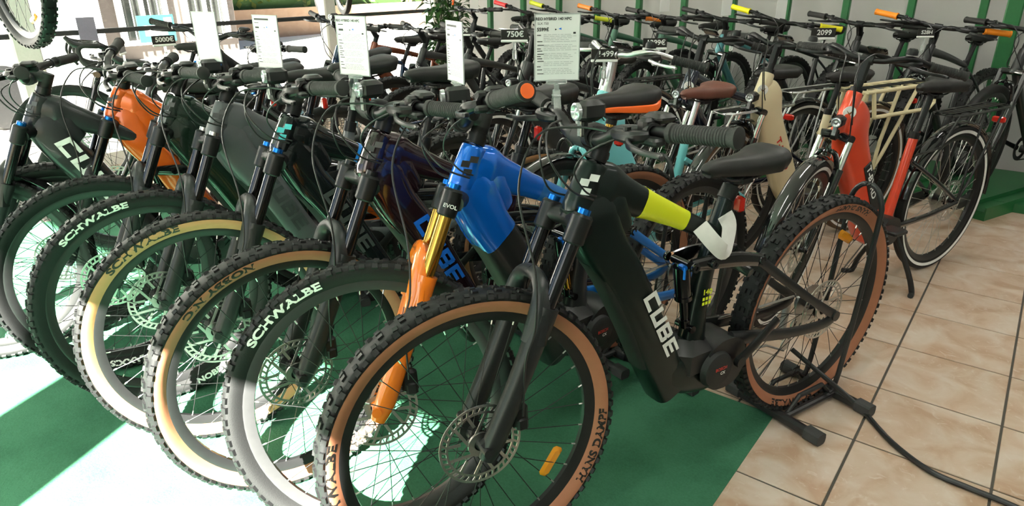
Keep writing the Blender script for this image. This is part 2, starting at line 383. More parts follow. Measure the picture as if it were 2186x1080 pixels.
# ------------------------------------------------------------ full-suspension electric mountain bike
HTB = Vector((.98, 0, .87)); DN = Vector((.415, 0, -.91)).normalized(); NF = Vector((.91, 0, .415)).normalized()
def FP(s, o, y=0.0): return HTB + DN * s + NF * o + Vector((0, y, 0))
def emtb(pos, psi, steer, S):
    x, y = pos
    root = empty(S.get('name', 'electric_mountain_bike'), (x, y, S.get('z', 0.0)), psi)
    tag(root, S['label'], 'bicycle', S.get('group', 'electric mountain bikes in the front row'))
    fr = S['frame']; acc = S.get('accent'); SM = steer_matrix(HTB, -DN, steer); sz = S.get('sad', 1.0); lod = S.get('lod', 0)
    # frame
    def frame(mb):
        mb.loft([FP(.006, 0), FP(-.02, 0), FP(-.07, 0), FP(-.118, 0), FP(-.124, 0)], [.029, .034, .031, .030, .026], [.031, .038, .036, .031, .027], 2.2, 20, 4)
        mb.loft([FP(-.070, 0), (.90, 0, .918), (.855, 0, .897), (.76, 0, .853), (.66, 0, .804), (.55, 0, .746), (.50, 0, .716)], [.028, .036, .030, .024, .021, .020, .018], [.060, .062, .048, .034, .027, .024, .020], 2.8, 20, 5)
        mb.loft([FP(-.045, -.005), FP(-.012, -.040), (.905, 0, .785), (.842, 0, .690), (.765, 0, .545), (.703, 0, .420), (.640, 0, .296)], [.030, .040, .045, .046, .046, .048, .048], [.060, .066, .060, .058, .057, .060, .056], 3.8, 24, 5)
        mb.loft([FP(-.06, -.01), (.895, 0, .862), (.845, 0, .812)], [.030, .037, .030], [.075, .066, .030], 3, 18, 5)
        mb.loft([(.560, 0, .38), (.553, 0, .50), (.535, 0, .62), (.503, 0, .735), (.480, 0, .815), (.476, 0, .832)], [.036, .028, .024, .022, .020, .020], [.045, .032, .027, .024, .020, .020], 2.6, 16, 4)
        mb.loft([(.675, 0, .37), (.60, 0, .332), (.50, 0, .318), (.425, 0, .355)], [.047, .053, .052, .036], [.050, .060, .066, .048], 3.4, 20, 4)
    f = part('frame', ('emtb_frame',), frame, root, fr, smooth=50)
    def cover(mb):       # battery cover let into the lower face of the down tube
        mb.loft([(.895, 0, .778), (.838, 0, .688), (.762, 0, .545), (.705, 0, .43)], [.0425, .0435, .0435, .044], [.0565, .0565, .0565, .058], 3.4, 24, 5)
        mb.xf(Matrix.Translation((.008, 0, -.004)))
    part('battery_cover', ('emtb_cover',), cover, f, S.get('cover', softblk), smooth=50)
    if acc:
        def band(mb):
            a, b = S.get('band', (.67, .80)); L_ = [(.50, .716, .0190, .0208), (.55, .746, .0206, .0247), (.66, .804, .0217, .0279), (.76, .853, .0247, .0349), (.855, .897, .0307, .0488)]
            def at(t):
                for p, q in zip(L_, L_[1:]):
                    if t <= q[0]: u = (t - p[0]) / (q[0] - p[0]); return [lerp(p[i], q[i], u) for i in range(4)]
                return list(L_[-1])
            Q = [at(lerp(b, a, k / 5)) for k in range(6)]
            mb.loft([(q[0], 0, q[1]) for q in Q], [q[2] for q in Q], [q[3] for q in Q], 2.8, 20)
        part('top_tube_band', None, band, f, acc)
    if S.get('nose'):    # second colour wrapped round the head of the frame
        def nose(mb):
            mb.loft([FP(.006, 0), FP(-.02, 0), FP(-.07, 0), FP(-.118, 0), FP(-.124, 0)], [.0296, .0346, .0316, .0306, .0262], [.0316, .0386, .0366, .0316, .0272], 2.2, 20, 4)
            mb.loft([FP(-.06, -.01), (.895, 0, .862), (.845, 0, .812)], [.0308, .0378, .0308], [.0758, .0668, .0308], 3, 18, 5)
            mb.loft([FP(-.070, 0), (.90, 0, .918), (.855, 0, .897), (.76, 0, .853), (.72, 0, .8335)], [.0288, .0368, .0308, .0248, .0236], [.0608, .0628, .0488, .0348, .032], 2.8, 20, 5)
            mb.loft([FP(-.045, -.005), FP(-.012, -.040), (.905, 0, .785), (.872, 0, .737)], [.0308, .0408, .0458, .0464], [.0608, .0668, .0608, .060], 3.8, 24, 5)
        part('painted_front_section', ('emtb_nose',), nose, f, S['nose'], smooth=50)
    if S.get('word'):
        d = (Vector((.703, 0, .420)) - Vector((.842, 0, .690))).normalized(); nrm = Vector((-d.z, 0, d.x)); nrm = nrm if nrm.x > 0 else -nrm
        wm, ws, wt = S['word']; c = Vector((.842, 0, .690)).lerp(Vector((.703, 0, .420)), wt)
        part('frame_lettering', None, lambda mb: put_block(mb, 'CUBE', ws, c + Vector((0, .0487, 0)) - nrm * S.get('woff', .012), d, -nrm, 1.25), f, wm)
    def emblem(mb):
        o = FP(-.075, .020) + Vector((0, .0285, 0)); e1 = (NF * .8 + Vector((0, -.55, 0))).normalized() * -1; e2 = -DN; s = .02
        for (u, v) in ((.35, .85), (-.5, .05), (0, -.85)):
            mb.add([o + e1 * (s * (u + a)) + e2 * (s * (v + b)) for a, b in ((-.5, -.5), (.5, -.3), (.5, .5), (-.5, .3))], [(0, 1, 2, 3)])
    part('head_emblem', ('emtb_emblem',), emblem, f, S.get('emblem', print_wht), smooth=0)
    # rear end
    def swing(mb):
        for s in (1, -1):
            mb.loft([(.455, s*.052, .415), (.36, s*.058, .395), (.20, s*.066, .362), (.05, s*.076, .352), (0, s*.078, .368)], [.012, .011, .009, .008, .007], [.020, .020, .016, .016, .020], 3, 12, 4)
            mb.loft([(.365, s*.046, .632), (.26, s*.054, .555), (.12, s*.070, .452), (0, s*.078, .372)], [.010, .009, .008, .007], [.016, .014, .013, .016], 3, 12, 4)
            mb.lathe([(0, -.006), (.017, -.006), (.017, .006), (0, .006)], 14, c=(0, s*.082, .37))
        mb.loft([(.395, -.045, .60), (.40, 0, .61), (.395, .045, .60)], .012, .014, 2.6, 10, 4, side=Vector((1, 0, 0)))
    sw = part('swingarm', ('emtb_swing',), swing, root, S.get('swing', fr))
    def rocker(mb):
        for s in (1, -1):
            mb.loft([(.625, s*.034, .672), (.55, s*.040, .668), (.45, s*.044, .655), (.36, s*.046, .632)], .007, [.017, .022, .022, .018], 2.8, 12, 4)
            for px_, pz_ in ((.625, .672), (.555, .667), (.36, .632)):
                mb.lathe([(0, -.004), (.0125, -.004), (.014, .0), (.0125, .006), (.006, .006), (.005, .003), (0, .003)], 14, c=(px_, s*.050, pz_))
    part('rocker_link', ('emtb_rocker',), rocker, sw, S.get('rocker', gloss_blk))
    def shock(mb):
        a = Vector((.625, 0, .672)); b = Vector((.585, 0, .470)); q = lambda t: a.lerp(b, t)
        mb.mat(0).tube([q(0), q(.08)], .016, 12).tube([q(.06), q(.55)], .0225, 16).tube([q(.5), q(.56)], .025, 16)
        mb.mat(1).tube([q(.55), q(.92)], .0125, 14); mb.mat(0).tube([q(.88), q(1)], .017, 12)
        mb.lathe([(0, -.03), (.011, -.03), (.011, .03), (0, .03)], 12, c=a).lathe([(0, -.03), (.011, -.03), (.011, .03), (0, .03)], 12, c=b)
        mb.mat(2).tube([q(.03) + Vector((.012, .01, 0)), q(.03) + Vector((.022, .034, .004))], .008, 10)
        mb.tube([q(.03) + Vector((.022, .034, .004)), q(.1) + Vector((.03, .04, -.01))], .004, 8)
    part('shock_absorber', ('shock',), shock, root, [stanch_blk, S.get('shock', stanch_blk), blue_anod])
    # motor, cranks, chain
    def motor(mb):
        mb.loft([(.475, -.066, .345), (.475, .066, .345)], .080, .080, 2.4, 24, side=Vector((1, 0, 0)))
        mb.rbox((.57, 0, .375), (.14, .118, .12), .03)
    mo = part('motor', ('motor',), motor, root, blackpl)
    def mcover(mb):
        mb.lathe([(0, .082), (.045, .081), (.052, .077), (.056, .066), (.058, .060)][::-1], 30, c=(.515, 0, .342))
    mc = part('motor_cover', ('mcover',), mcover, mo, softblk)
    def mtext(mb):
        put_text(mb, 'BOSCH', .014, (.512, .0825, .349), (-1, 0, 0), (0, 0, 1), .03)
    if lod == 0:
        part('motor_lettering', ('mtext',), mtext, mo, print_red)
        part('motor_badge', ('mbadge',), lambda mb: put_text(mb, 'CX', .013, (.505, .0825, .334), (-1, 0, 0), (0, 0, 1), .03), mo, print_wht)
    ca = R(S.get('crank', 140))
    for s, a in ((1, ca), (-1, ca + pi)):
        e = Vector((.44 + .165 * cos(a), s * .096, .35 + .165 * sin(a)))
        def crank(mb):
            mb.loft([(.44, s*.082, .35), Vector((.44, s*.085, .35)).lerp(e, .5), e], [.008, .008, .007], [.019, .014, .014], 2.6, 10, 4)
            mb.lathe([(0, -.008), (.017, -.008), (.017, .008), (0, .008)], 14, c=(.44, s*.084, .35))
        c_ = part('crank', None, crank, root, dark_al)
    def chain(mb):
        mb.lathe([(.058, -.054), (.066, -.054), (.066, -.051), (.058, -.051)], 32, c=(.46, 0, .35), closed=True)
        mb.tube([(.46, -.052, .416), (.2, -.04, .408), (0, -.030, .405)], .004, 6).tube([(.46, -.052, .284), (.15, -.04, .25), (.06, -.035, .205)], .004, 6)
        mb.lathe([(.004, -.04), (.02, -.04), (.02, -.034), (.004, -.034)], 14, c=(.055, 0, .225), closed=True).lathe([(.004, -.04), (.02, -.04), (.02, -.034), (.004, -.034)], 14, c=(.02, 0, .29), closed=True)
        mb.loft([(.0, -.085, .36), (.0, -.09, .32), (.05, -.06, .23)], .010, .014, 2.5, 10, 3)
    part('chain_and_derailleur', ('chain',), chain, root, steel)
    # fork
    low = S.get('lower', lower_blk); st = S.get('stanch', stanch_blk)
    def lowers(mb):
        for s in (1, -1):
            mb.loft([FP(.205, .026, s*.068), FP(.25, .026, s*.068), FP(.40, .027, s*.068), FP(.53, .030, s*.068), FP(.585, .034, s*.067)], [.0245, .0245, .0225, .021, .016], [.0265, .0265, .024, .026, .018], 2.3, 18, 4)
            mb.loft([FP(.535, .03, s*.066), FP(.56, .046, s*.064)], .013, .020, 2.4, 12)
            mb.loft([FP(.29, .028, s*.068), FP(.225, .038, s*.067), FP(.178, .047, s*.056), FP(.156, .050, s*.028), FP(.152, .050, 0)], [.022, .021, .017, .016, .017], [.030, .026, .020, .017, .017], 2.6, 12, 4, side=Vector((.4, .6, .3)))
        mb.lathe([(0, -.09), (.012, -.09), (.012, .09), (0, .09)], 12, c=FP(.56, .044))
    fk = part('fork', ('fork_lowers',), lowers, root, low, matrix=SM)
    def crown(mb):
        mb.loft([FP(.020, .020, .068), FP(.012, .012, .045), FP(.008, .0, 0), FP(.012, .012, -.045), FP(.020, .020, -.068)], [.028, .026, .030, .026, .028], [.022, .021, .024, .021, .022], 2.4, 14, 4, side=Vector((.9, 0, .4)))
        for s in (1, -1): mb.loft([FP(-.012, .026, s*.068), FP(-.006, .026, s*.068), FP(.052, .026, s*.068), FP(.056, .026, s*.068)], [.020, .0245, .0245, .021], None, 2, 18)
        mb.tube([FP(-.13, 0), FP(-.155, 0)], .0235, 18).tube([FP(-.155, 0), FP(-.172, 0)], .021, 18).tube([FP(.0, 0), FP(.012, 0)], .033, 18)
    part('fork_crown', ('fork_crown',), crown, fk, S.get('crown', dark_al))
    for s in (1, -1):
        part('stanchion', ('stanchion', s), lambda mb: mb.tube([FP(.05, .026, s*.068), FP(.215, .026, s*.068)], .0178, 18).mat(0), fk, st)
        part('adjuster_knob', ('knob', s), lambda mb: mb.tube([FP(-.010, .026, s*.068), FP(-.024, .026, s*.068)], .015, 12), fk, S.get('knob', blue_anod))
    if S.get('crownword'): part('crown_lettering', None, lambda mb: put_text(mb, S['crownword'], .013, FP(.030, .026, .0932), NF * -1, DN * -1, .02, 1.1), fk, print_wht)
    def caliper(mb): mb.rbox(FP(.47, -.012, .060), (.04, .03, .06), .008).rbox(FP(.485, -.022, .066), (.03, .026, .035), .006)
    part('brake_caliper', ('caliper',), caliper, fk, dark_al)
    # wheels
    wl = S.get('wall')
    wheel('front_wheel', root, SM @ Matrix.Translation((1.252, 0, .372)), 'mtb', wl, words=S.get('words'), reflect=S.get('refl', ()), lod=lod, rim=S.get('rim'))
    wheel('rear_wheel', root, Matrix.Translation((0, 0, .372)), 'mtb', S.get('rwall', wl), words=S.get('rwords'), cassette=True, reflect=S.get('rrefl', ()), lod=lod, rim=S.get('rim'))
    if S.get('fender'):
        part('front_mudguard', None, lambda mb: mb.lathe([(.384, .034), (.392, .022), (.395, 0), (.392, -.022), (.384, -.034), (.382, -.033), (.389, -.021), (.392, 0), (.389, .021), (.382, .033)], 30, closed=True, a0=R(20), a1=R(165)), root, gloss_blk, matrix=SM @ Matrix.Translation((1.252, 0, .372)))
    # handlebar
    bz = 1.045
    def bar(mb):
        pr = []
        for s in (-1, 1): pass
        pts = [(.880, -.375, bz + .042), (.915, -.24, bz + .036), (.945, -.13, bz + .028), (.955, -.07, bz + .003), (.955, 0, bz), (.955, .07, bz + .003), (.945, .13, bz + .028), (.915, .24, bz + .036), (.880, .375, bz + .042)]
        mb.tube(pts, [.011, .011, .013, .016, .016, .016, .013, .011, .011], 14, 4)
    hb = part('handlebar', ('emtb_bar',), bar, root, dark_al, matrix=SM)
    def stem(mb):
        mb.tube([FP(-.160, 0), FP(-.206, 0)], .021, 18)
        mb.loft([FP(-.185, .005), FP(-.19, .03), (.955, 0, bz)], [.021, .019, .022], [.020, .018, .020], 2.8, 14, 3)
        mb.lathe([(.0165, -.024), (.024, -.024), (.025, .0), (.024, .024), (.0165, .024)], 20, c=(.955, 0, bz), closed=True)
        for s in (1, -1): mb.lathe([(.012, -.010), (.0205, -.009), (.0205, .009), (.012, .010)], 16, c=(.952, s*.045, bz), closed=True)
    part('stem', ('emtb_stem',), stem, hb, softblk)
    for s in (1, -1):
        g = part('grip', ('grip', s), lambda mb: grip_build(mb, (.915, s*.245, bz + .036), (.876, s*.385, bz + .0425)), hb, gripm)
        if S.get('cap'): part('grip_end_cap', ('gcap', s), lambda mb: mb.tube([(.8765, s*.384, bz + .0424), (.8755, s*.3875, bz + .0426)], .0145, 20), g, S['cap'])
        lever_parts(hb, (.928, s*.205, bz + .034), s)
    def remote(mb):
        mb.rbox((.900, .19, bz + .058), (.045, .060, .018), .007).rbox((.93, .19, bz + .045), (.03, .03, .03), .006)
        mb.rbox((.905, .165, bz + .040), (.05, .016, .02), .005).rbox((.94, .225, bz + .02), (.03, .05, .016), .005)
        mb.rbox((.915, .19, bz + .03), (.02, .03, .04), .004)
    part('control_pad', ('remote',), remote, hb, blackpl)
    if S.get('light', True): head_light(hb, (.975, S.get('lighty', .035), bz + .040))
    if S.get('display'): part('display', None, lambda mb: mb.rbox((.935, -.005, bz + .045), (.065, .085, .014), .006, Matrix.Rotation(R(-25), 3, 'Y')), hb, gloss_blk)
    if S.get('bell'): part('bell', None, lambda mb: mb.lathe([(.0, .03), (.014, .029), (.020, .022), (.022, .010), (.020, .0), (.0, -.002)][::-1], 18, c=(.93, -.13, bz + .045), axis='Z'), hb, blackpl)
    # hoses and cables (steered ends only differ slightly, so they turn with the bar)
    def hoses(mb):
        mb.tube([(.958, .10, bz + .024), (1.00, .05, bz + .03), (1.075, .01, bz + .015), (1.135, .035, bz - .09), (1.125, .085, bz - .26), (1.135, .098, bz - .38), FP(.33, .045, .094), FP(.46, -.006, .086)], .0026, 7, 6)
        mb.tube([(.955, -.10, bz + .024), (1.03, -.03, bz + .02), (1.06, .03, bz - .03), (1.02, .05, bz - .10), (.955, .038, bz - .135)], .0026, 7, 6)
        mb.tube([(.93, -.18, bz + .02), (1.01, -.10, bz - .01), (1.055, -.02, bz - .045), (1.02, -.045, bz - .12), (.955, -.037, bz - .145)], .0024, 7, 6)
        mb.tube([(.92, .17, bz + .035), (.99, .09, bz - .01), (1.01, .05, bz - .06), (.98, .042, bz - .11), (.945, .034, bz - .13)], .0022, 7, 6)
    part('cables', ('hoses',), hoses, hb, cable_m)
    # seat
    sx = .476 - .248 * (sz - .832)
    def post(mb):
        a = Vector((.477, 0, .828)); b = Vector((sx, 0, sz - .055)); d = (b - a).normalized()
        mb.mat(0).tube([a - d * .01, a + d * .028], .0235, 18); mb.tube([a, a + d * max(.012, (b - a).length - .13)], .0165, 16)
        k = a + d * max(.012, (b - a).length - .13); mb.tube([k, k + d * .016], .020, 16)
        mb.mat(1).tube([k, b], .0135, 16); mb.mat(0).tube([b - d * .03, b], .017, 14)
        mb.mat(0).rbox(b, (.045, .05, .03), .008)
    part('seat_post', None, post, root, [dark_al, S.get('post', stanch_blk)])
    saddle_parts(root, sx - .02, sz, S.get('trim'))
    if S.get('wrap'):
        def wr(mb):
            mb.loft([(.60, .028, .775), (.575, .055, .735), (.535, .062, .700), (.508, .045, .715), (.490, .03, .755), (.500, .02, .785)], .0015, .022, 3, 8, 5, side=Vector((.3, 1, 0)))
        part('foam_wrap', None, wr, f, foam_w)
    if S.get('seatword'):
        part('seat_tube_number', None, lambda mb: put_text(mb, '140', .022, (.545, .0305, .575), (-1, 0, -.05), (0, 0, 1), .03, 1.1), f, print_yel)
        part('seat_tube_marks', None, lambda mb: [mb.box((.545 - .012 * q, .0305, .556 - i * .014), (.008, .0006, .009)) for i in (0, 1) for q in (-1, 0, 1)], f, print_yel)['kind'] = 'stuff'
    def rlight(mb): mb.rbox((sx - .03, 0, sz - .13), (.02, .03, .045), .006)
    part('rear_reflector', None, rlight, root, redref)
    return root

# ------------------------------------------------------------ city / trekking electric bike
def cbike(pos, psi, steer, S):
    root = empty(S.get('name', 'city_bike'), (pos[0], pos[1], S.get('z', 0.0)), psi); tag(root, S['label'], 'bicycle', S.get('group', 'city bikes in the second row'))
    fr = S['frame']; hb_ = Vector((.915, 0, .776)); dn = Vector((.358, 0, -.934)); nf = Vector((.934, 0, .358)); SM = steer_matrix(hb_, -dn, steer)
    P = lambda s, o, y=0.0: hb_ + dn * s + nf * o + Vector((0, y, 0))
    sz = S.get('sad', .92); bz = S.get('barz', 1.05); step = S.get('step', True)
    def frame(mb):
        mb.loft([P(.004, 0), P(-.01, 0), P(-.165, 0), P(-.172, 0)], [.027, .031, .029, .026], [.029, .034, .031, .027], 2.3, 18)
        if step:
            mb.loft([P(-.11, -.005), P(-.075, -.05), (.82, 0, .715), (.73, 0, .555), (.64, 0, .395), (.585, 0, .30)], [.030, .042, .046, .047, .046, .042], [.050, .078, .080, .074, .072, .060], 3.4, 20, 5)
            mb.loft([(.61, 0, .32), (.54, 0, .285), (.46, 0, .29), (.43, 0, .32)], [.042, .046, .044, .03], [.055, .055, .05, .03], 3, 18, 4)
        else:
            mb.loft([P(-.14, 0), (.70, 0, .84), (.37, 0, .735)], [.024, .022, .018], [.032, .026, .018], 2.6, 16, 4)
            mb.loft([P(-.05, 0), (.80, 0, .665), (.66, 0, .47), (.55, 0, .33)], [.030, .038, .040, .040], [.045, .052, .052, .05], 3.2, 20, 4)
            mb.loft([(.57, 0, .34), (.50, 0, .29), (.44, 0, .31)], [.042, .044, .03], [.055, .05, .03], 3, 16, 4)
        mb.loft([(.455, 0, .30), (.415, 0, .47), (.365, 0, .70), (.36, 0, .715)], [.026, .020, .019, .018], None, 2.2, 16, 4)
    f = part('frame', None, frame, root, fr, smooth=50)
    def rear(mb):
        for s in (1, -1):
            mb.loft([(.44, s*.040, .31), (.22, s*.058, .325), (0, s*.068, .355)], .009, [.016, .013, .016], 2.6, 10, 4)
            mb.loft([(.385, s*.022, .60), (.2, s*.052, .49), (0, s*.068, .362)], .008, .010, 2.2, 10, 4)
    part('rear_stays', ('crear',), rear, root, S.get('stays', fr))
    if S.get('word'):
        d = (Vector((.64, 0, .395)) - Vector((.82, 0, .715))).normalized(); n_ = Vector((-d.z, 0, d.x)); n_ = n_ if n_.x > 0 else -n_
        if S.get('plate'): part('battery_panel', None, lambda mb: mb.rbox(Vector((.715, .0465, .515)) - n_ * .030, (.26, .008, .05), .003, Matrix((d, Vector((0, 1, 0)), d.cross(Vector((0, 1, 0))))).transposed()), f, blackpl)
        part('frame_lettering', None, lambda mb: put_text(mb, S['word'][0], S['word'][2], Vector((.73, (.0515 if S.get('plate') else .0482), .545)) - n_ * (.028 if S.get('plate') else 0), d, -n_, .03, 1.25), f, S['word'][1])
        def badge(mb): mb.lathe([(0, .0), (.024, .0), (.024, .003), (0, .004)], 20, c=(0, 0, 0), axis='X')
        part('head_badge', None, badge, f, print_wht, matrix=Matrix.Translation(P(-.09, .020, .022)) @ Matrix.Rotation(R(50), 4, 'Z'))
        part('head_badge_mark', None, lambda mb: mb.add([(.0046, -.014, .010), (.0046, -.002, -.002), (.0046, .014, .010), (.0046, .0, -.012)], [(0, 1, 3), (1, 2, 3)]), f, pm('badge_brown', (.25, .10, .02), .5), matrix=Matrix.Translation(P(-.09, .020, .022)) @ Matrix.Rotation(R(50), 4, 'Z'))
    def motor(mb): mb.loft([(.49, -.06, .30), (.49, .06, .30)], .07, .065, 2.4, 20, side=Vector((1, 0, 0)))
    part('motor', ('cmotor',), motor, root, blackpl)
    ca = R(S.get('crank', 20))
    for s, a in ((1, ca), (-1, ca + pi)):
        e = Vector((.47 + .165*cos(a), s*.085, .30 + .165*sin(a)))
        c_ = part('crank', None, lambda mb: mb.loft([(.47, s*.07, .30), e], .007, [.016, .012], 2.4, 10), root, dark_al)
        part('pedal', None, lambda mb: mb.rbox(e + Vector((0, s*.055, 0)), (.09, .08, .022), .006), c_, blackpl)
    def guard(mb): mb.loft([(.52, -.062, .33), (.3, -.064, .345), (.05, -.066, .36)], .006, [.045, .035, .03], 3, 10, 3)
    part('chain_guard', ('cguard',), guard, root, blackpl)
    def fork(mb):
        for s in (1, -1):
            mb.mat(1).tube([P(.02, .02, s*.055), P(.15, .02, s*.055)], .014, 14)
            mb.mat(0).loft([P(.13, .02, s*.055), P(.18, .021, s*.055), P(.36, .024, s*.055), P(.45, .034, s*.054), P(.47, .047, s*.052)], [.019, .019, .017, .014, .011], None, 2.2, 14, 3)
        mb.loft([P(.01, .02, .058), P(.0, .005, 0), P(.01, .02, -.058)], .024, .018, 2.5, 12, 4, side=Vector((1, 0, .3)))
        mb.loft([P(.14, .02, .055), P(.08, .05, .03), P(.072, .052, 0), P(.08, .05, -.03), P(.14, .02, -.055)], .010, .011, 2.4, 10, 4)
        mb.lathe([(0, -.07), (.009, -.07), (.009, .07), (0, .07)], 10, c=P(.47, .047))
    fk = part('fork', ('cfork',), fork, root, [S.get('fork', gloss_blk), chrome], matrix=SM)
    head_light(fk, tuple(P(-.02, .075)))
    wl = S.get('tyre'); fh = P(.47, .047)
    wheel('front_wheel', root, SM @ Matrix.Translation(fh), 'city', wl, .355, reflex=S.get('reflex', True), spoke=steel, rim=S.get('rim'))
    wheel('rear_wheel', root, Matrix.Translation((0, 0, .355)), 'city', wl, .355, reflex=S.get('reflex', True), cassette=True, spoke=steel, rim=S.get('rim'))
    def fender(mb, a0, a1):
        mb.lathe([(.366, .028), (.374, .018), (.377, 0), (.374, -.018), (.366, -.028), (.364, -.027), (.371, -.017), (.374, 0), (.371, .017), (.364, .027)], 30, closed=True, a0=R(a0), a1=R(a1))
        if a0 < 0: pass
    fm = S.get('fender', gloss_blk)
    ff = part('front_fender', ('ff',), lambda mb: fender(mb, 15, 150), root, fm, matrix=SM @ Matrix.Translation(fh))
    part('fender_stay', ('ffs',), lambda mb: [mb.tube([(0, s*.05, 0), (-.15, s*.045, .20), (-.26, s*.025, .262)], .0025, 6) for s in (1, -1)], ff, dark_al)
    rf = part('rear_fender', ('rf',), lambda mb: fender(mb, 10, 185), root, fm, loc=(0, 0, .355))
    part('fender_stay', ('rfs',), lambda mb: [mb.tube([(0, s*.06, 0), (-.28, s*.03, .235)], .0025, 6) for s in (1, -1)], rf, dark_al)
    # carrier
    rk = S.get('rack', 'std'); rm = S.get('rackmat', blackpl)
    if rk:
        rz, x0, x1, hwid = (.775, .16, -.33, .06) if rk == 'std' else (.80, .22, -.42, .085)
        tr = .006 if rk == 'std' else .011
        def rack(mb):
            mb.tube([(x0, hwid * .6, rz), (x0 - .03, hwid, rz), (x1 + .03, hwid, rz), (x1, hwid * .7, rz), (x1, -hwid * .7, rz), (x1 + .03, -hwid, rz), (x0 - .03, -hwid, rz), (x0, -hwid * .6, rz), (x0, hwid * .6, rz)], tr, 9)
            for s in (1, -1):
                mb.tube([(x0 - .02, s * hwid, rz), (.2, s*.04, .64), (.37, s*.02, .62)], tr * .9, 8)
                mb.tube([(-.08, s * hwid, rz), (-.02, s*.070, .52), (0, s*.070, .37)], tr * .9, 8); mb.tube([(-.25, s * hwid, rz), (-.06, s*.072, .45), (0, s*.072, .37)], tr * .9, 8)
                if rk == 'cargo':
                    mb.tube([(.12, s * .10, rz - .13), (-.36, s * .10, rz - .13), (-.40, s*.10, rz - .10), (-.40, s * hwid, rz)], tr, 8); mb.tube([(.12, s*.10, rz - .13), (.14, s * hwid, rz)], tr, 8)
        k_ = part('carrier', None, rack, root, rm)
        for i in range(4 if rk == 'std' else 6):
            t = i / (3 if rk == 'std' else 5); xx = lerp(x0 - .05, x1 + .05, t)
            part('carrier_slat', None, lambda mb: mb.box((xx, 0, rz), (.012 if rk == 'std' else .022, hwid * 2, .006)), k_, rm)
        part('carrier_strap', None, lambda mb: [mb.box((lerp(x0, x1, .5), yy, rz + .006), (abs(x1 - x0), .012, .003)) for yy in (-.02, .0, .02)], k_, rubber)
    part('tail_light', None, lambda mb: mb.rbox((-.36, 0, .70), (.02, .06, .03), .006), root, redref)
    # bar
    W = S.get('barw', .31); bm = S.get('barmat', dark_al)
    def bar(mb):
        mb.tube([(.66, -W, bz - .02), (.70, -W + .10, bz - .004), (.78, -.14, bz + .022), (.815, -.06, bz + .004), (.82, 0, bz), (.815, .06, bz + .004), (.78, .14, bz + .022), (.70, W - .10, bz - .004), (.66, W, bz - .02)], .0115, 12, 5)
    hb = part('handlebar', None, bar, root, bm, matrix=SM)
    def stem(mb):
        mb.tube([P(-.165, 0), P(-.19, 0)], .024, 16).tube([P(-.17, 0), P(-.235, 0)], .0165, 16)
        mb.loft([P(-.22, 0), (.822, 0, bz - .01), (.82, 0, bz)], .017, .019, 2.6, 12, 3); mb.lathe([(.011, -.022), (.019, -.022), (.019, .022), (.011, .022)], 16, c=(.82, 0, bz), closed=True)
    part('stem', None, stem, hb, S.get('stem', bm))
    for s in (1, -1):
        part('grip', None, lambda mb: grip_build(mb, (.705, s*(W - .115), bz - .004), (.655, s*(W + .012), bz - .022), .0165, .0185), hb, S.get('gripmat', gripm))
        lever_parts(hb, (.742, s*(W - .15), bz + .010), s, blade=S.get('blade'))
    part('display', None, lambda mb: mb.rbox((.80, .02, bz + .035), (.05, .075, .014), .006, Matrix.Rotation(R(-30), 3, 'Y')), hb, gloss_blk)
    def bell(mb): mb.lathe([(0, .032), (.014, .03), (.02, .022), (.021, .008), (.0, .004)][::-1], 16, c=(.775, .135, bz + .03), axis='Z')
    part('bell', None, bell, hb, dark_al)
    def cab(mb):
        mb.tube([(.775, .09, bz + .01), (.87, .03, bz + .03), (.96, .01, bz - .03), (.97, .04, bz - .18), P(.0, .03, .05)], .0025, 7, 6)
        mb.tube([(.775, -.09, bz + .01), (.89, -.02, bz + .02), (.97, .02, bz - .06), (.93, .035, bz - .2), (.86, .035, bz - .27)], .0025, 7, 6)
        mb.tube([(.76, -.11, bz), (.86, -.07, bz), (.92, -.05, bz - .08), (.88, -.035, bz - .2)], .0025, 7, 6)
    part('cables', None, cab, hb, cable_m)
    sx = .36 - .27 * (sz - .72)
    def post(mb): mb.tube([(.362, 0, .70), (sx, 0, sz - .05)], .0145, 14).tube([(.366, 0, .695), (.362, 0, .725)], .021, 14)
    part('seat_post', None, post, root, S.get('post', alloy))
    saddle_parts(root, sx - .03, sz, None, S.get('saddle'), .095, .26)
    def stand(mb):
        if S.get('twoleg'):
            for s in (1, -1): mb.loft([(.40, s*.03, .27), (.385, s*.12, .10), (.375, s*.15, .012), (.42, s*.17, .012)], [.010, .011, .012, .012], None, 2.4, 10, 3)
        else: mb.loft([(.10, .07, .34), (.14, .12, .15), (.16, .15, .008)], .008, None, 2.2, 8, 3)
    part('kickstand', None, stand, root, blackpl)
    return root

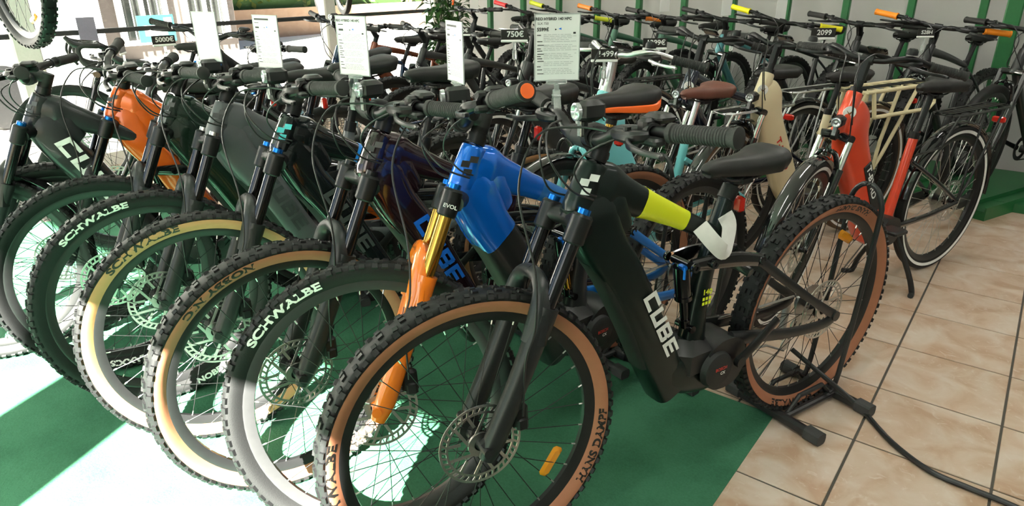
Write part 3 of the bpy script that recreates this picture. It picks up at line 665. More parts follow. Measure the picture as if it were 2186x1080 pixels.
# ------------------------------------------------------------ plain diamond-frame bike (hardtail or road)
def hbike(pos, psi, steer, S):
    root = empty(S.get('name', 'mountain_bike'), (pos[0], pos[1], S.get('z', 0.0)), psi); tag(root, S['label'], 'bicycle', S.get('group', 'bikes along the grey wall'))
    fr = S['frame']; hb_ = Vector((.885, 0, .80)); dn = Vector((.375, 0, -.927)); nf = Vector((.927, 0, .375)); SM = steer_matrix(hb_, -dn, steer)
    P = lambda s, o, y=0.0: hb_ + dn * s + nf * o + Vector((0, y, 0)); R0 = .355 if S.get('slick') else .362; sz = S.get('sad', .95); bz = S.get('barz', 1.02)
    e_ = S.get('ebike')
    def frame(mb):
        mb.loft([P(.004, 0), P(-.01, 0), P(-.12, 0), P(-.126, 0)], [.024, .027, .025, .022], None, 2, 16)
        mb.loft([P(-.09, 0), (.62, 0, .835), (.365, 0, .765)], [.022, .018, .015], [.026, .020, .015], 2.4, 14, 4)
        mb.loft([P(-.03, 0), (.78, 0, .68), (.60, 0, .47), (.46, 0, .31)], [.026, .034, .036, .036] if e_ else [.024, .022, .022, .022], [.034, .046, .048, .046] if e_ else [.028, .024, .022, .022], 2.8, 16, 4)
        mb.loft([(.46, 0, .30), (.41, 0, .52), (.358, 0, .79)], [.022, .017, .016], None, 2, 14, 3)
        for s in (1, -1):
            mb.loft([(.45, s*.03, .31), (.2, s*.058, .335), (0, s*.066, R0)], .008, [.013, .010, .012], 2.2, 8, 3)
            mb.loft([(.37, s*.018, .745), (.25, s*.05, .63), (0, s*.066, R0 + .005)], .0065, .008, 2.2, 8, 3)
        mb.loft([(.46, -.045, .305), (.46, .045, .305)], .045 if e_ else .024, None, 2, 16, side=Vector((1, 0, 0)))
    f = part('frame', ('hframe', e_, R0), frame, root, fr, smooth=50)
    if S.get('word'):
        d = Vector((.60, 0, .47)) - Vector((.78, 0, .68)); d.normalize(); n_ = Vector((-d.z, 0, d.x)); n_ = n_ if n_.x > 0 else -n_
        part('frame_lettering', None, lambda mb: put_block(mb, 'CUBE', S['word'][1], (.72, .0375, .612), d, -n_, 1.25), f, S['word'][0])
    def fork(mb):
        if S.get('rigid'):
            for s in (1, -1): mb.loft([P(.01, .01, s*.03), P(.06, .012, s*.048), P(.30, .02, s*.052), P(.455, .046, s*.05)], [.013, .014, .011, .008], [.016, .018, .013, .009], 2.3, 12, 3)
        else:
            for s in (1, -1): mb.tube([P(.0, .022, s*.06), P(.2, .022, s*.06)], .0165, 14).loft([P(.17, .022, s*.06), P(.38, .024, s*.06), P(.455, .044, s*.058)], [.022, .019, .012], None, 2.2, 14, 3)
            mb.loft([P(.19, .022, .06), P(.09, .06, .04), P(.075, .065, 0), P(.09, .06, -.04), P(.19, .022, -.06)], .010, .012, 2.4, 10, 4)
        mb.loft([P(.008, .022, .062), P(.0, .0, 0), P(.008, .022, -.062)], .022, .018, 2.4, 12, 4, side=Vector((1, 0, .3)))
    part('fork', ('hfork', S.get('rigid')), fork, root, S.get('fork', gloss_blk), matrix=SM)
    kind = 'city' if S.get('slick') else 'mtb'; fh = P(.455, .046)
    wheel('front_wheel', root, SM @ Matrix.Translation(fh), kind, S.get('wall'), R0, lod=2, words=S.get('words'), reflect=S.get('refl', ()))
    wheel('rear_wheel', root, Matrix.Translation((0, 0, R0)), kind, S.get('wall'), R0, cassette=True, lod=2)
    for s, a in ((1, 3.5), (-1, 3.5 + pi)):
        e = Vector((.46 + .17*cos(a), s*.08, .305 + .17*sin(a)))
        c_ = part('crank', ('hcrank', s), lambda mb: mb.loft([(.46, s*.065, .305), e], .007, [.016, .012], 2.4, 8), root, dark_al)
        part('pedal', ('hpedal', s), lambda mb: mb.rbox(e + Vector((0, s*.055, 0)), (.09, .08, .02), .006), c_, blackpl)
    def chain(mb):
        mb.lathe([(.05, -.05), (.075, -.05), (.075, -.046), (.05, -.046)], 28, c=(.46, 0, .305), closed=True)
        mb.tube([(.46, -.048, .378), (0, -.035, R0 + .03)], .004, 6).tube([(.46, -.048, .232), (.06, -.035, .21)], .004, 6).rbox((.03, -.07, .27), (.04, .03, .12), .01)
    part('chain_and_derailleur', ('hchain', R0), chain, root, dark_al)
    if S.get('drop'):
        def bar(mb):
            for s in (1, -1): mb.tube([(.87, 0, bz), (.87, s*.13, bz + .002), (.885, s*.20, bz), (.96, s*.208, bz + .006), (.985, s*.21, bz - .03), (.965, s*.215, bz - .095), (.90, s*.22, bz - .128), (.83, s*.225, bz - .13)], [.0155] + [.0150] * 7, 12, 5)
        hb = part('handlebar', ('dropbar', bz), bar, root, gripm, matrix=SM)
        for s in (1, -1): part('brake_hood', ('hood', s, bz), lambda mb: mb.loft([(.955, s*.208, bz + .005), (1.0, s*.206, bz + .018), (1.025, s*.204, bz + .045)], [.014, .015, .010], [.018, .018, .012], 2.4, 12, 3).loft([(1.01, s*.205, bz + .02), (1.03, s*.207, bz - .04), (1.0, s*.21, bz - .10)], .006, .008, 2.4, 8, 4), hb, blackpl)
    else:
        def bar(mb): mb.tube([(.80, -.345, bz + .02), (.84, -.2, bz + .018), (.862, -.08, bz + .004), (.865, 0, bz), (.862, .08, bz + .004), (.84, .2, bz + .018), (.80, .345, bz + .02)], .0125, 12, 4)
        hb = part('handlebar', ('hbar', bz), bar, root, dark_al, matrix=SM)
        for s in (1, -1):
            part('grip', ('hgrip', s, bz), lambda mb: grip_build(mb, (.838, s*.225, bz + .018), (.797, s*.355, bz + .0205), .0165, .018, False), hb, S.get('grip', gripm))
            lever_parts(hb, (.848, s*.18, bz + .016), s)
    def stem(mb): mb.tube([P(-.12, 0), P(-.185, 0)], .019, 14).loft([P(-.165, 0), (.866, 0, bz)], .018, .020, 2.4, 12).lathe([(.012, -.022), (.02, -.022), (.02, .022), (.012, .022)], 14, c=(.866, 0, bz), closed=True)
    part('stem', ('hstem', bz), stem, hb, dark_al)
    def cab(mb):
        for s in (1, -1): mb.tube([(.865, s*.12, bz + .012), (.95, s*.05, bz + .02), (.99, -s*.01, bz - .05), (.94, s*.03, bz - .17), P(-.02, .01, s*.03)], .0024, 6, 5)
    part('cables', ('hcab', bz), cab, hb, cable_m)
    sx = .345 - .27 * (sz - .78)
    part('seat_post', ('hpost', sz), lambda mb: mb.tube([(.36, 0, .77), (sx, 0, sz - .05)], .0145, 14).tube([(.364, 0, .765), (.358, 0, .795)], .019, 14), root, S.get('post', dark_al))
    saddle_parts(root, sx - .02, sz)
    if S.get('lamp'): head_light(hb, (.89, .0, bz + .035))
    return root

# ------------------------------------------------------------ the room (room space: x = A, y = towards the back wall)
XW, XR, YF, YB, ZC = -5.69, 3.9, -1.6, 5.95, 2.95
wall_m = pm('grey_wall_paint', (.47, .46, .455), .75, noise=(.50, .49, .485), nscale=3, bump=.05)
white_fr = pm('white_frame_paint', (.70, .69, .66), .5)
ceil_m = pm('ceiling_paint', (.72, .71, .69), .8)
green_st = pm('green_steel_paint', (.012, .125, .035), .4)
dark_rail = pm('dark_rail', (.03, .03, .033), .45)
def rbx(name, x0, x1, y0, y1, z0, z1, mat, bevel=False):
    def b(mb):
        c = ((x0 + x1)/2, (y0 + y1)/2, (z0 + z1)/2); d = (x1 - x0, y1 - y0, z1 - z0)
        mb.rbox(c, d, .006) if bevel else mb.box(c, d)
    return part(name, None, b, None, mat, matrix=ROOM, smooth=0)
def glass_material():
    m = bpy.data.materials.new('window_glass'); m.use_nodes = True; N = m.node_tree; N.nodes.clear()
    o = N.nodes.new('ShaderNodeOutputMaterial'); mx = N.nodes.new('ShaderNodeMixShader'); t = N.nodes.new('ShaderNodeBsdfTransparent'); g = N.nodes.new('ShaderNodeBsdfGlossy')
    g.inputs['Roughness'].default_value = .02; fr = N.nodes.new('ShaderNodeFresnel'); fr.inputs[0].default_value = 1.35
    t.inputs[0].default_value = (.95, .97, .96, 1)
    N.links.new(fr.outputs[0], mx.inputs[0]); N.links.new(t.outputs[0], mx.inputs[1]); N.links.new(g.outputs[0], mx.inputs[2]); N.links.new(mx.outputs[0], o.inputs[0]); return m
glass = glass_material()
# floor: grout bed with single tiles on it
def tile_material():
    m = bpy.data.materials.new('peach_marble_tile'); m.use_nodes = True; N = m.node_tree; b = N.nodes['Principled BSDF']
    tc = N.nodes.new('ShaderNodeTexCoord'); oi = N.nodes.new('ShaderNodeObjectInfo'); ad = N.nodes.new('ShaderNodeVectorMath'); ad.operation = 'ADD'
    sc = N.nodes.new('ShaderNodeVectorMath'); sc.operation = 'SCALE'; sc.inputs['Scale'].default_value = 3.0
    N.links.new(oi.outputs['Location'], sc.inputs[0]); N.links.new(tc.outputs['Object'], ad.inputs[0]); N.links.new(sc.outputs[0], ad.inputs[1])
    n1 = N.nodes.new('ShaderNodeTexNoise'); n1.inputs['Scale'].default_value = 7; n1.inputs['Detail'].default_value = 6; n1.inputs['Distortion'].default_value = .8
    n2 = N.nodes.new('ShaderNodeTexNoise'); n2.inputs['Scale'].default_value = 22; n2.inputs['Detail'].default_value = 8; n2.inputs['Distortion'].default_value = 2.0
    for n in (n1, n2): N.links.new(ad.outputs[0], n.inputs['Vector'])
    r = N.nodes.new('ShaderNodeValToRGB'); e = r.color_ramp.elements
    e[0].position = .36; e[0].color = (.50, .325, .22, 1); e[1].position = .66; e[1].color = (.66, .54, .455, 1)
    k = e.new(.50); k.color = (.59, .435, .33, 1)
    N.links.new(n1.outputs['Fac'], r.inputs[0])
    r2 = N.nodes.new('ShaderNodeValToRGB'); r2.color_ramp.elements[0].position = .60; r2.color_ramp.elements[1].position = .72
    r2.color_ramp.elements[0].color = (0, 0, 0, 1); r2.color_ramp.elements[1].color = (.55, .55, .55, 1); N.links.new(n2.outputs['Fac'], r2.inputs[0])
    mx = N.nodes.new('ShaderNodeMixRGB'); mx.inputs[2].default_value = (.72, .62, .55, 1); N.links.new(r2.outputs[0], mx.inputs[0]); N.links.new(r.outputs[0], mx.inputs[1])
    N.links.new(mx.outputs[0], b.inputs['Base Color']); b.inputs['Roughness'].default_value = .34
    bp = N.nodes.new('ShaderNodeBump'); bp.inputs['Strength'].default_value = .12; bp.inputs['Distance'].default_value = .003; N.links.new(n2.outputs['Fac'], bp.inputs['Height']); N.links.new(bp.outputs[0], b.inputs['Normal'])
    return m
tile_m = tile_material()
grout = pm('dark_grout', (.085, .075, .065), .85, bump=.2, nscale=200)
floor = struct(rbx('floor', XW - .1, XR + .1, YF - .1, YB + .1, -.12, -.004, grout))
TS = .366; G0 = Vector((1.98121, 2.90488, 0)); ga, gb = G0.dot(AX), -G0.dot(BX)
CARPET_X = -.464; CARPET_Y = 2.02
for i in range(-20, 12):
    for j in range(-14, 12):
        cx, cy = ga + (i + .5) * TS, gb + (j + .5) * TS
        if not (XW < cx < XR and YF < cy < YB): continue
        if cx < CARPET_X - TS and cy < CARPET_Y - TS: continue           # under the carpet
        wp = ROOM @ Vector((cx, cy, 0)); d = wp - Vector((0, 0, CAM_H)); zz = d.dot(fw)
        if zz < .6 or abs(d.dot(rt2) / zz * F_PX) > 1300 or abs(d.dot(up2) / zz * F_PX) > 760: continue
        part('tile', ('tile',), lambda mb: mb.rbox((0, 0, -.004), (TS - .0075, TS - .0075, .008), .0014), floor, tile_m, loc=(cx, cy, 0), smooth=0)
carpet_m = bpy.data.materials.new('green_needle_felt'); carpet_m.use_nodes = True
N = carpet_m.node_tree; b_ = N.nodes['Principled BSDF']; b_.inputs['Roughness'].default_value = .95; b_.inputs['Specular IOR Level'].default_value = .1
tc = N.nodes.new('ShaderNodeTexCoord'); n1 = N.nodes.new('ShaderNodeTexNoise'); n1.inputs['Scale'].default_value = 160; n1.inputs['Detail'].default_value = 5
n2 = N.nodes.new('ShaderNodeTexNoise'); n2.inputs['Scale'].default_value = 5; n2.inputs['Detail'].default_value = 4
ma = N.nodes.new('ShaderNodeMath'); ma.operation = 'MULTIPLY_ADD'; ma.inputs[1].default_value = .55
rp = N.nodes.new('ShaderNodeValToRGB'); rp.color_ramp.elements[0].position = .3; rp.color_ramp.elements[1].position = .95
rp.color_ramp.elements[0].color = (.026, .105, .056, 1); rp.color_ramp.elements[1].color = (.062, .200, .114, 1)
for n in (n1, n2): N.links.new(tc.outputs['Object'], n.inputs['Vector'])
N.links.new(n1.outputs['Fac'], ma.inputs[0]); N.links.new(n2.outputs['Fac'], ma.inputs[2]); N.links.new(ma.outputs[0], rp.inputs[0]); N.links.new(rp.outputs[0], b_.inputs['Base Color'])
bp = N.nodes.new('ShaderNodeBump'); bp.inputs['Strength'].default_value = .5; bp.inputs['Distance'].default_value = .003; N.links.new(n1.outputs['Fac'], bp.inputs['Height']); N.links.new(bp.outputs[0], b_.inputs['Normal'])
tag(rbx('carpet', -4.6, CARPET_X, YF + .05, CARPET_Y, .0, .003, carpet_m), 'green felt carpet laid over the tiles beneath the front row of bikes', 'carpet')
# walls, ceiling, glazing
struct(rbx('wall_back', XW - .2, XR + .2, YB, YB + .15, 0, ZC, wall_m)); struct(rbx('wall_right', XR, XR + .15, YF, YB, 0, ZC, wall_m)); struct(rbx('ceiling', XW - .2, XR + .2, YF - .2, YB + .2, ZC, ZC + .1, ceil_m))
SILL, HEAD = .06, 2.32
fw_ = struct(rbx('wall_front', .02, XR + .15, YF - .15, YF, 0, ZC, wall_m))
for nm, a0, a1, z0, z1 in (('lintel', XW - .2, .02, HEAD, ZC), ('pillar', -1.62, -1.19, 0, HEAD), ('sill', XW - .2, .02, 0, SILL)):
    part(nm, None, lambda mb: mb.box(((a0 + a1)/2, YF - .075, (z0 + z1)/2), (a1 - a0, .15, z1 - z0)), fw_, white_fr, smooth=0)
for n_, (a0, a1) in enumerate(((-5.5, -1.62), (-1.19, .02))):
    struct(rbx('window_%d' % (n_ + 1), a0, a1, YF - .08, YF - .074, SILL, HEAD, glass))
wl_ = struct(rbx('wall_left', XW - .15, XW, YF - .2, YB + .15, 2.42, ZC, white_fr))
part('sill', None, lambda mb: mb.box((XW - .06, 2.2, .05), (.16, 7.6, .10)), wl_, white_fr, smooth=0)
piers = []
for (px, py, wd) in ((40, 60, .17), (700, 40, .13)):
    p = on_a(px, py, XW); yy = -p.dot(BX); piers.append(yy)
    part('window_post', None, lambda mb: mb.rbox((XW, yy, 1.26), (.12, wd, 2.32), .012), wl_, white_fr, smooth=0)
part('window_post', None, lambda mb: mb.rbox((XW, YB - .05, 1.26), (.12, .10, 2.32), .012), wl_, white_fr, smooth=0)
part('window_rail', None, lambda mb: mb.rbox((XW + .03, 2.3, 1.0), (.035, 7.3, .035), .006), wl_, dark_rail, smooth=0)
edges = [YF] + piers + [YB - .1]
for i in range(3): struct(rbx('window_%d' % (i + 3), XW - .004, XW + .002, edges[i], edges[i + 1], .1, 2.42, glass))
# green rack against the back wall: plinth, posts, wheel channels
pl = tag(rbx('bike_rack_plinth', -4.6, 2.4, 4.98, 5.86, 0.0, .055, green_st), 'green painted low steel plinth along the foot of the grey wall', 'rack')
ORD = 'first second third fourth fifth sixth seventh eighth ninth tenth eleventh'.split()
for i in range(11):
    xx = -.45 - .435 * i; wd = .05
    o = part('rack_post', ('rackpost',), lambda mb: mb.rbox((0, 0, 1.25), (.052, .052, 2.39), .006), None, green_st, matrix=ROOM @ Matrix.Translation((xx, 5.82, .055)), smooth=0)
    tag(o, 'thin green steel post on the grey wall, %s from the right' % ORD[i], 'post', 'green rack posts along the wall')
o = part('corner_post', None, lambda mb: mb.rbox((-.27, 5.70, 1.28), (.095, .07, 2.44), .008), None, green_st, matrix=ROOM, smooth=0)
tag(o, 'widest green steel post near the right edge, in front of the thin ones', 'post')
# fill lamps added on the unseen ceiling to raise the room's ambient light
fill_lamp_m = bpy.data.materials.new('fill_lamp_diffuser'); fill_lamp_m.use_nodes = True; e_ = fill_lamp_m.node_tree.nodes['Principled BSDF']; e_.inputs['Emission Color'].default_value = (1, .96, .9, 1); e_.inputs['Emission Strength'].default_value = 3
for i, (a, y) in enumerate(((-3.2, 1.0), (-3.2, 3.8), (-.4, 1.2), (-.4, 3.9), (2.2, 1.2), (2.2, 3.9))):
    t = empty('fill_lamp', ROOM @ Vector((a, y, ZC)), YAW); tag(t, 'long white fill lamp added out of view above the ' + ('carpet by the left window', 'far left corner', 'front row of bikes', 'middle of the back wall', 'open tiled floor', 'right end of the back wall')[i], 'lamp', 'added fill lamps out of view')
    part('housing', ('lamphousing',), lambda mb: mb.rbox((0, 0, -.03), (.22, 1.5, .06), .01), t, white_pl, smooth=0)
    part('diffuser', ('lampdiff',), lambda mb: mb.rbox((0, 0, -.065), (.17, 1.44, .014), .004), t, fill_lamp_m, smooth=0)
    ld = bpy.data.lights.new('fill_light', 'AREA'); ld.shape = 'RECTANGLE'; ld.size = .17; ld.size_y = 1.44; ld.energy = 10; ld.color = (1, .95, .88)
    lo = bpy.data.objects.new('fill_light', ld); COL.objects.link(lo); lo.parent = t; lo.location = (0, 0, -.08)

# ------------------------------------------------------------ front row of electric mountain bikes
P_ = paint
tealblk = P_('black_green_flip', (.004, .012, .0105), .34, .5, .2)
greyp = P_('matt_grey', (.115, .121, .130), .42, .2, .15)
bluep = P_('metallic_blue', (.002, .16, .78), .20, .35, 1.0)
maroon = P_('dark_maroon', (.020, .006, .010), .16, .3, 1.0)
glossdk = P_('gloss_dark', (.010, .014, .016), .12, .4, 1.0)
dkgreen = P_('dark_green', (.012, .030, .020), .22, .3, 1.0)
orangep = P_('orange', (.80, .13, .008), .22, .2, 1.0)
charcoal = P_('charcoal', (.019, .0205, .023), .36, .3, .3)
yel = P_('acid_yellow', (.72, .78, .01), .4, 0, .3)
orange_pl = pm('orange_plastic', (.90, .13, .01), .4)
SW = lambda th, sz=.027: ('SCHWALBE', th, sz, False, 1.6)
front = [
 ((.974, 1.958), 3.70, -.138, dict(label='black-green electric mountain bike with yellow top tube band, nearest in the front row', frame=tealblk, cover=softblk, accent=yel, band=(.635, .79), word=(print_wht, .044, .64), woff=.033, wall=tanwall, words=[SW(-2), ('HANS DAMPF', 200, .024, True, 1.45)], rwords=[('HANS DAMPF', 105, .022, True, 1.4), SW(282)], sad=.925, swing=P_('satin_black', (.014, .015, .016), .35, .2, .2), wrap=True, seatword=True, refl=(R(-52), R(215)), rrefl=(R(118),))),
 ((.618, 2.232), 3.845, -.53, dict(label='blue electric mountain bike with orange fork lowers and gold stanchions', frame=charcoal, cover=softblk, nose=bluep, accent=P_('mid_blue', (.01, .15, .50), .3, .1, .6), band=(.52, .72), word=(print_gry, .05, .6), lower=orange_fork, stanch=stanch_gold, shock=stanch_gold, post=stanch_gold, trim=orange_pl, cap=orange_pl, words=[SW(56, .027)], sad=1.05, emblem=print_blk, rim=pm('gunmetal_rim', (.06, .06, .062), .35, .5), swing=P_('mid_blue', (.01, .15, .50), .3, .1, .6), crownword='EVOL')),
 ((.405, 2.338), 3.768, -.006, dict(label='dark maroon electric mountain bike with blue frame lettering and a tan-walled tyre', frame=maroon, cover=softblk, word=(print_blue, .05, .28), wall=tanwall, words=[('NOBBY NIC', 62, .026, True, 1.5), SW(240)], sad=1.04, knob=dark_al, bell=True, emblem=print_gry, lighty=.03)),
 ((.075, 2.60), 3.80, -.14, dict(label='glossy near-black electric mountain bike with blue top tube band and tan-walled tyre', frame=glossdk, accent=P_('band_blue', (.01, .22, .72), .3, 0, .6), band=(.60, .74), word=(print_gry, .05, .25), wall=palewall, words=[SW(64)], sad=1.08, emblem=pm('cyan_print', (.05, .55, .60), .4))),
 ((-.27, 2.90), 3.89, -.13, dict(label='matt grey electric mountain bike with white lettering on a plain black front tyre', frame=greyp, word=(print_gry, .05, .3), knob=steel, words=[SW(66), ('NOBBY NIC', 246, .024, True, 1.4)], sad=1.07, emblem=print_gry)),
 ((-.42, 2.95), 3.75, -.07, dict(label='glossy dark green electric mountain bike parked between the grey and orange ones', frame=dkgreen, words=[('MAXXIS', 272, .027, False, 1.4)], knob=dark_al, sad=1.03, emblem=print_gry, light=False, lod=1)),
 ((-.60, 2.93), 3.52, .22, dict(label='orange electric mountain bike with black fork near the window end of the front row', frame=orangep, sad=1.03, emblem=print_gry, light=False, lod=1)),
]
_g = G(89, 202, .985); front.append(((_g.x - .93 * cos(3.60), _g.y - .93 * sin(3.60)), 3.60, -.10, dict(name='trekking_bike', label='charcoal electric bike with white frame lettering and front mudguard at the left edge', frame=charcoal, word=(print_wht, .058, .02), fender=True, light=False, lod=1, sad=1.0, emblem=print_gry)))
bikes = [emtb(*b) for b in front]

# ------------------------------------------------------------ display stands under the front row
stand_m = pm('black_stand_steel', (.018, .018, .019), .35); cap_m = pm('worn_rubber_cap', (.045, .045, .045), .8, bump=.4, nscale=300)
def bike_stand(root, label):
    t = empty('bike_stand', root.location, root.rotation_euler.z); tag(t, label, 'stand', 'floor stands under the front row')
    for xx, hw, yo in ((-.137, .165, .02), (.135, .175, .012)):
        b = part('foot_bar', ('footbar', hw), lambda mb: mb.loft([(0, -hw, .019), (0, hw, .019)], .017, .015, 3.2, 12), t, stand_m, loc=(xx, yo, .0))
        for s in (1, -1): part('rubber_cap', ('rcap', s, hw), lambda mb: mb.loft([(0, s*(hw - .045), .021), (0, s*(hw + .008), .021)], .022, .021, 3.2, 12), b, cap_m)
    part('spine', ('spine',), lambda mb: mb.tube([(-.12, .055, .022), (.135, .055, .022)], .012, 10).tube([(-.115, .05, .024), (-.06, .05, .075), (.06, .05, .075), (.115, .05, .024)], .008, 8).tube([(-.115, -.05, .024), (-.06, -.05, .075), (.06, -.05, .075), (.115, -.05, .024)], .008, 8), t, stand_m)
    def hoop(mb):
        for s in (1,): mb.tube([(-.10, -.055, .03), (-.14, -.055, .10), (-.19, -.055, .60), (-.19, -.05, .70), (-.19, -.02, .745), (-.19, .02, .745), (-.19, .05, .70), (-.19, .055, .60), (-.14, .055, .10), (-.10, .055, .03)], .0085, 10, 4)
    part('wheel_hoop', ('hoop',), hoop, t, stand_m)
    return t
sl = ['nearest black-green bike', 'blue bike with the orange fork', 'dark maroon bike', 'glossy near-black bike', 'matt grey bike', 'dark green bike', 'orange bike', 'charcoal bike at the left edge']
for b, s in zip(bikes, sl): bike_stand(b, 'black tubular floor stand holding the rear wheel of the ' + s)

# ------------------------------------------------------------ second row
def by_head(px, py, loc, psi):
    g = G(px, py, loc[2]); return (g.x - loc[0] * cos(psi), g.y - loc[0] * sin(psi))
CH = (.853, 0, .937); HH = (.84, 0, .911); EH = (.93, 0, .985)
redp = P_('red_orange', (.72, .055, .012), .28, .1, .8); cream = P_('cream', (.66, .57, .37), .4, 0, .4); creamr = pm('cream_tube', (.66, .57, .36), .45)
lblue = P_('light_blue', (.16, .52, .56), .3, 0, .7); navy = P_('navy', (.008, .012, .030), .2, .2, 1.0); copper = P_('copper_brown', (.19, .042, .014), .22, .4, 1.0); dblue = P_('deep_blue', (.012, .035, .085), .22, .3, 1.0)
green_m = P_('sage_green', (.045, .13, .085), .4, .1, .3); olive = P_('dark_olive', (.035, .042, .034), .45, .1, .2); darkf = P_('graphite', (.022, .023, .025), .35, .2, .3); teal = P_('teal_blue', (.06, .22, .25), .3, .3, .6)
def city(px, py, psi, steer, **S): return cbike(by_head(px, py, CH, psi), psi, steer, S)
def hard(px, py, psi, steer, z=0.0, **S):
    S['z'] = z; return hbike(by_head(px, py, (HH[0], 0, HH[2] + z), psi), psi, steer, S)
city(1826, 197, 3.68, .34, label='red-orange step-through city bike with double-leg kickstand on the tiles', frame=redp, stays=gloss_blk, word=('T-BYRD', print_wht, .040), plate=True, twoleg=True, fork=gloss_blk, post=dark_al, barz=1.06, sad=.93)
city(1640, 156, 3.66, .32, label='cream step-through cargo bike with a large cream rear carrier', frame=cream, stays=creamr, word=('T-BYRD', print_red, .045), rack='cargo', rackmat=creamr, barz=1.06, sad=.90, tyre=pm('brown_tyre', (.12, .07, .035), .7), post=dark_al)
city(1482, 150, 3.66, .36, label='dark navy city bike behind the black and orange saddle', frame=navy, word=('T-BYRD', print_wht, .035), barz=1.08, sad=.90, rackmat=alloy, step=False)
city(1293, 196, 3.72, .18, label='light blue city bike with polished silver handlebar and rust-brown saddle', frame=lblue, barmat=alloy, stem=alloy, blade=alloy, barz=1.08, sad=.90, saddle=pm('brown_leather', (.13, .045, .03), .5), rackmat=alloy, fork=lblue, reflex=False)
city(1128, 132, 3.70, .25, label='black city bike with silver brake levers and ribbed grips behind the long saddles', frame=darkf, blade=alloy, barz=1.08, sad=.93, step=False)
GR2 = 'bikes of the second row near the window'
hard(800, 92, 3.74, .1, label='copper brown mountain bike behind the spec sheets', frame=copper, group=GR2, barz=1.03, ebike=True)
hard(725, 100, 3.74, .35, label='deep blue mountain bike with raised black handlebar beside the copper one', frame=dblue, group=GR2, barz=1.06, ebike=True, lamp=True)
hard(905, 105, 3.74, .05, label='black mountain bike between the copper bike and the narrow spec sheet', frame=darkf, group=GR2, barz=1.03, ebike=True)
hard(1000, 118, 3.72, .1, label='dark mountain bike half hidden behind the long black saddles', frame=darkf, group=GR2, barz=1.04)
_g = G(452, 100, .985); emtb((_g.x - .93 * cos(4.42), _g.y - .93 * sin(4.42)), 4.42, .25, dict(name='mountain_bike', label='black mountain bike with wide turned handlebar in front of the window', group=GR2, frame=charcoal, light=False, lod=1, sad=.95, emblem=print_gry))
hard(590, 140, 3.78, .0, label='pale blue bike half hidden behind the grey front row bike', frame=P_('pale_blue', (.30, .45, .55), .3, 0, .6), group=GR2, barz=1.0)
hard(222, 118, 3.78, -.05, label='black gravel bike with drop handlebar by the window', frame=darkf, name='gravel_bike', group=GR2, drop=True, slick=True, rigid=True, barz=.98)
hard(330, 165, 3.55, .0, label='slim black road bike standing behind the orange bike', frame=darkf, name='road_bike', group=GR2, drop=True, slick=True, rigid=True, barz=.96)
# ------------------------------------------------------------ bikes along the grey wall
def wallbike(px, py, psi, steer, **S):
    v = ray(px, py); t = -4.77 / v.dot(BX); h = Vector((0, 0, CAM_H)) + v * t
    S['z'] = .055; r = hbike((h.x - HH[0] * cos(psi), h.y - HH[0] * sin(psi)), psi, steer, S)
    o = part('wheel_channel', ('channel',), lambda mb: mb.box((.36, 0, .027), (1.1, .10, .053)).box((.36, .055, .04), (1.1, .01, .08)).box((.36, -.055, .04), (1.1, .01, .08)), None, green_st, smooth=0)
    o.location = (r.location.x, r.location.y, 0.0); o.rotation_euler = (0, 0, psi); tag(o, 'green wheel channel below the ' + S['label'].split(' against')[0].split(' behind')[0].split(' in front')[0].split(' near')[0].split(' cut')[0], 'rack', 'green wheel channels'); return r
gp = lambda n, c: pm('grip_' + n, c, .45)
wallbike(1012, 48, 3.80, .0, label='graphite mountain bike with plain black grips against the grey wall', frame=darkf)
wallbike(1128, 46, 3.84, .45, label='dark olive mountain bike with red grips against the grey wall', frame=olive, grip=gp('red', (.62, .02, .025)))
wallbike(1208, 34, 3.80, .5, label='green mountain bike with lime grips against the grey wall', frame=green_m, grip=gp('lime', (.50, .55, .02)))
wallbike(1314, 52, 3.84, .35, label='sage green mountain bike with orange-brown grips against the grey wall', frame=green_m, grip=gp('rust', (.70, .20, .02)))
wallbike(1415, 70, 3.80, .2, label='sage green mountain bike with black grips behind the 1399 price card', frame=green_m)
wallbike(1545, 72, 3.76, .3, label='teal mountain bike with pale head tube behind the cream bike', frame=teal)
wallbike(1662, 72, 3.74, .5, label='dark mountain bike with a bright yellow grip behind the 2099 price card', frame=darkf, grip=gp('yellow', (.85, .78, .01)))
wallbike(1830, 85, 3.72, .2, label='black mountain bike with long saddle in front of the green posts', frame=darkf)
wallbike(1985, 110, 3.72, .4, label='black bike with a bright orange grip near the widest green post', frame=darkf, grip=gp('orange', (.90, .25, .01)))
wallbike(2190, 98, 3.66, .1, label='dark bike cut by the right edge of the picture', frame=darkf, slick=True)

# ------------------------------------------------------------ bikes hanging in the window
def hang(px, py, z, psi, label, **S):
    g = G(px, py, z); S.update(label=label, group='bikes hung in the shop window', z=z, name='hanging_bike'); r = hbike((g.x - 1.10 * cos(psi), g.y - 1.10 * sin(psi)), psi, .0, S)
    part('hook_strap', None, lambda mb: mb.tube([(.60, 0, .84), (.60, 0, ZC - z)], .006, 8), r, blackpl); return r
hang(80, 120, 1.02, 5.62, 'mountain bike hung high in the window by the white post, lower wheel showing', frame=darkf, refl=(R(290),))
hang(737, 42, 1.0, 5.15, 'bike hung high in the window with only the bottom of a white-rimmed wheel showing', frame=darkf, slick=True)

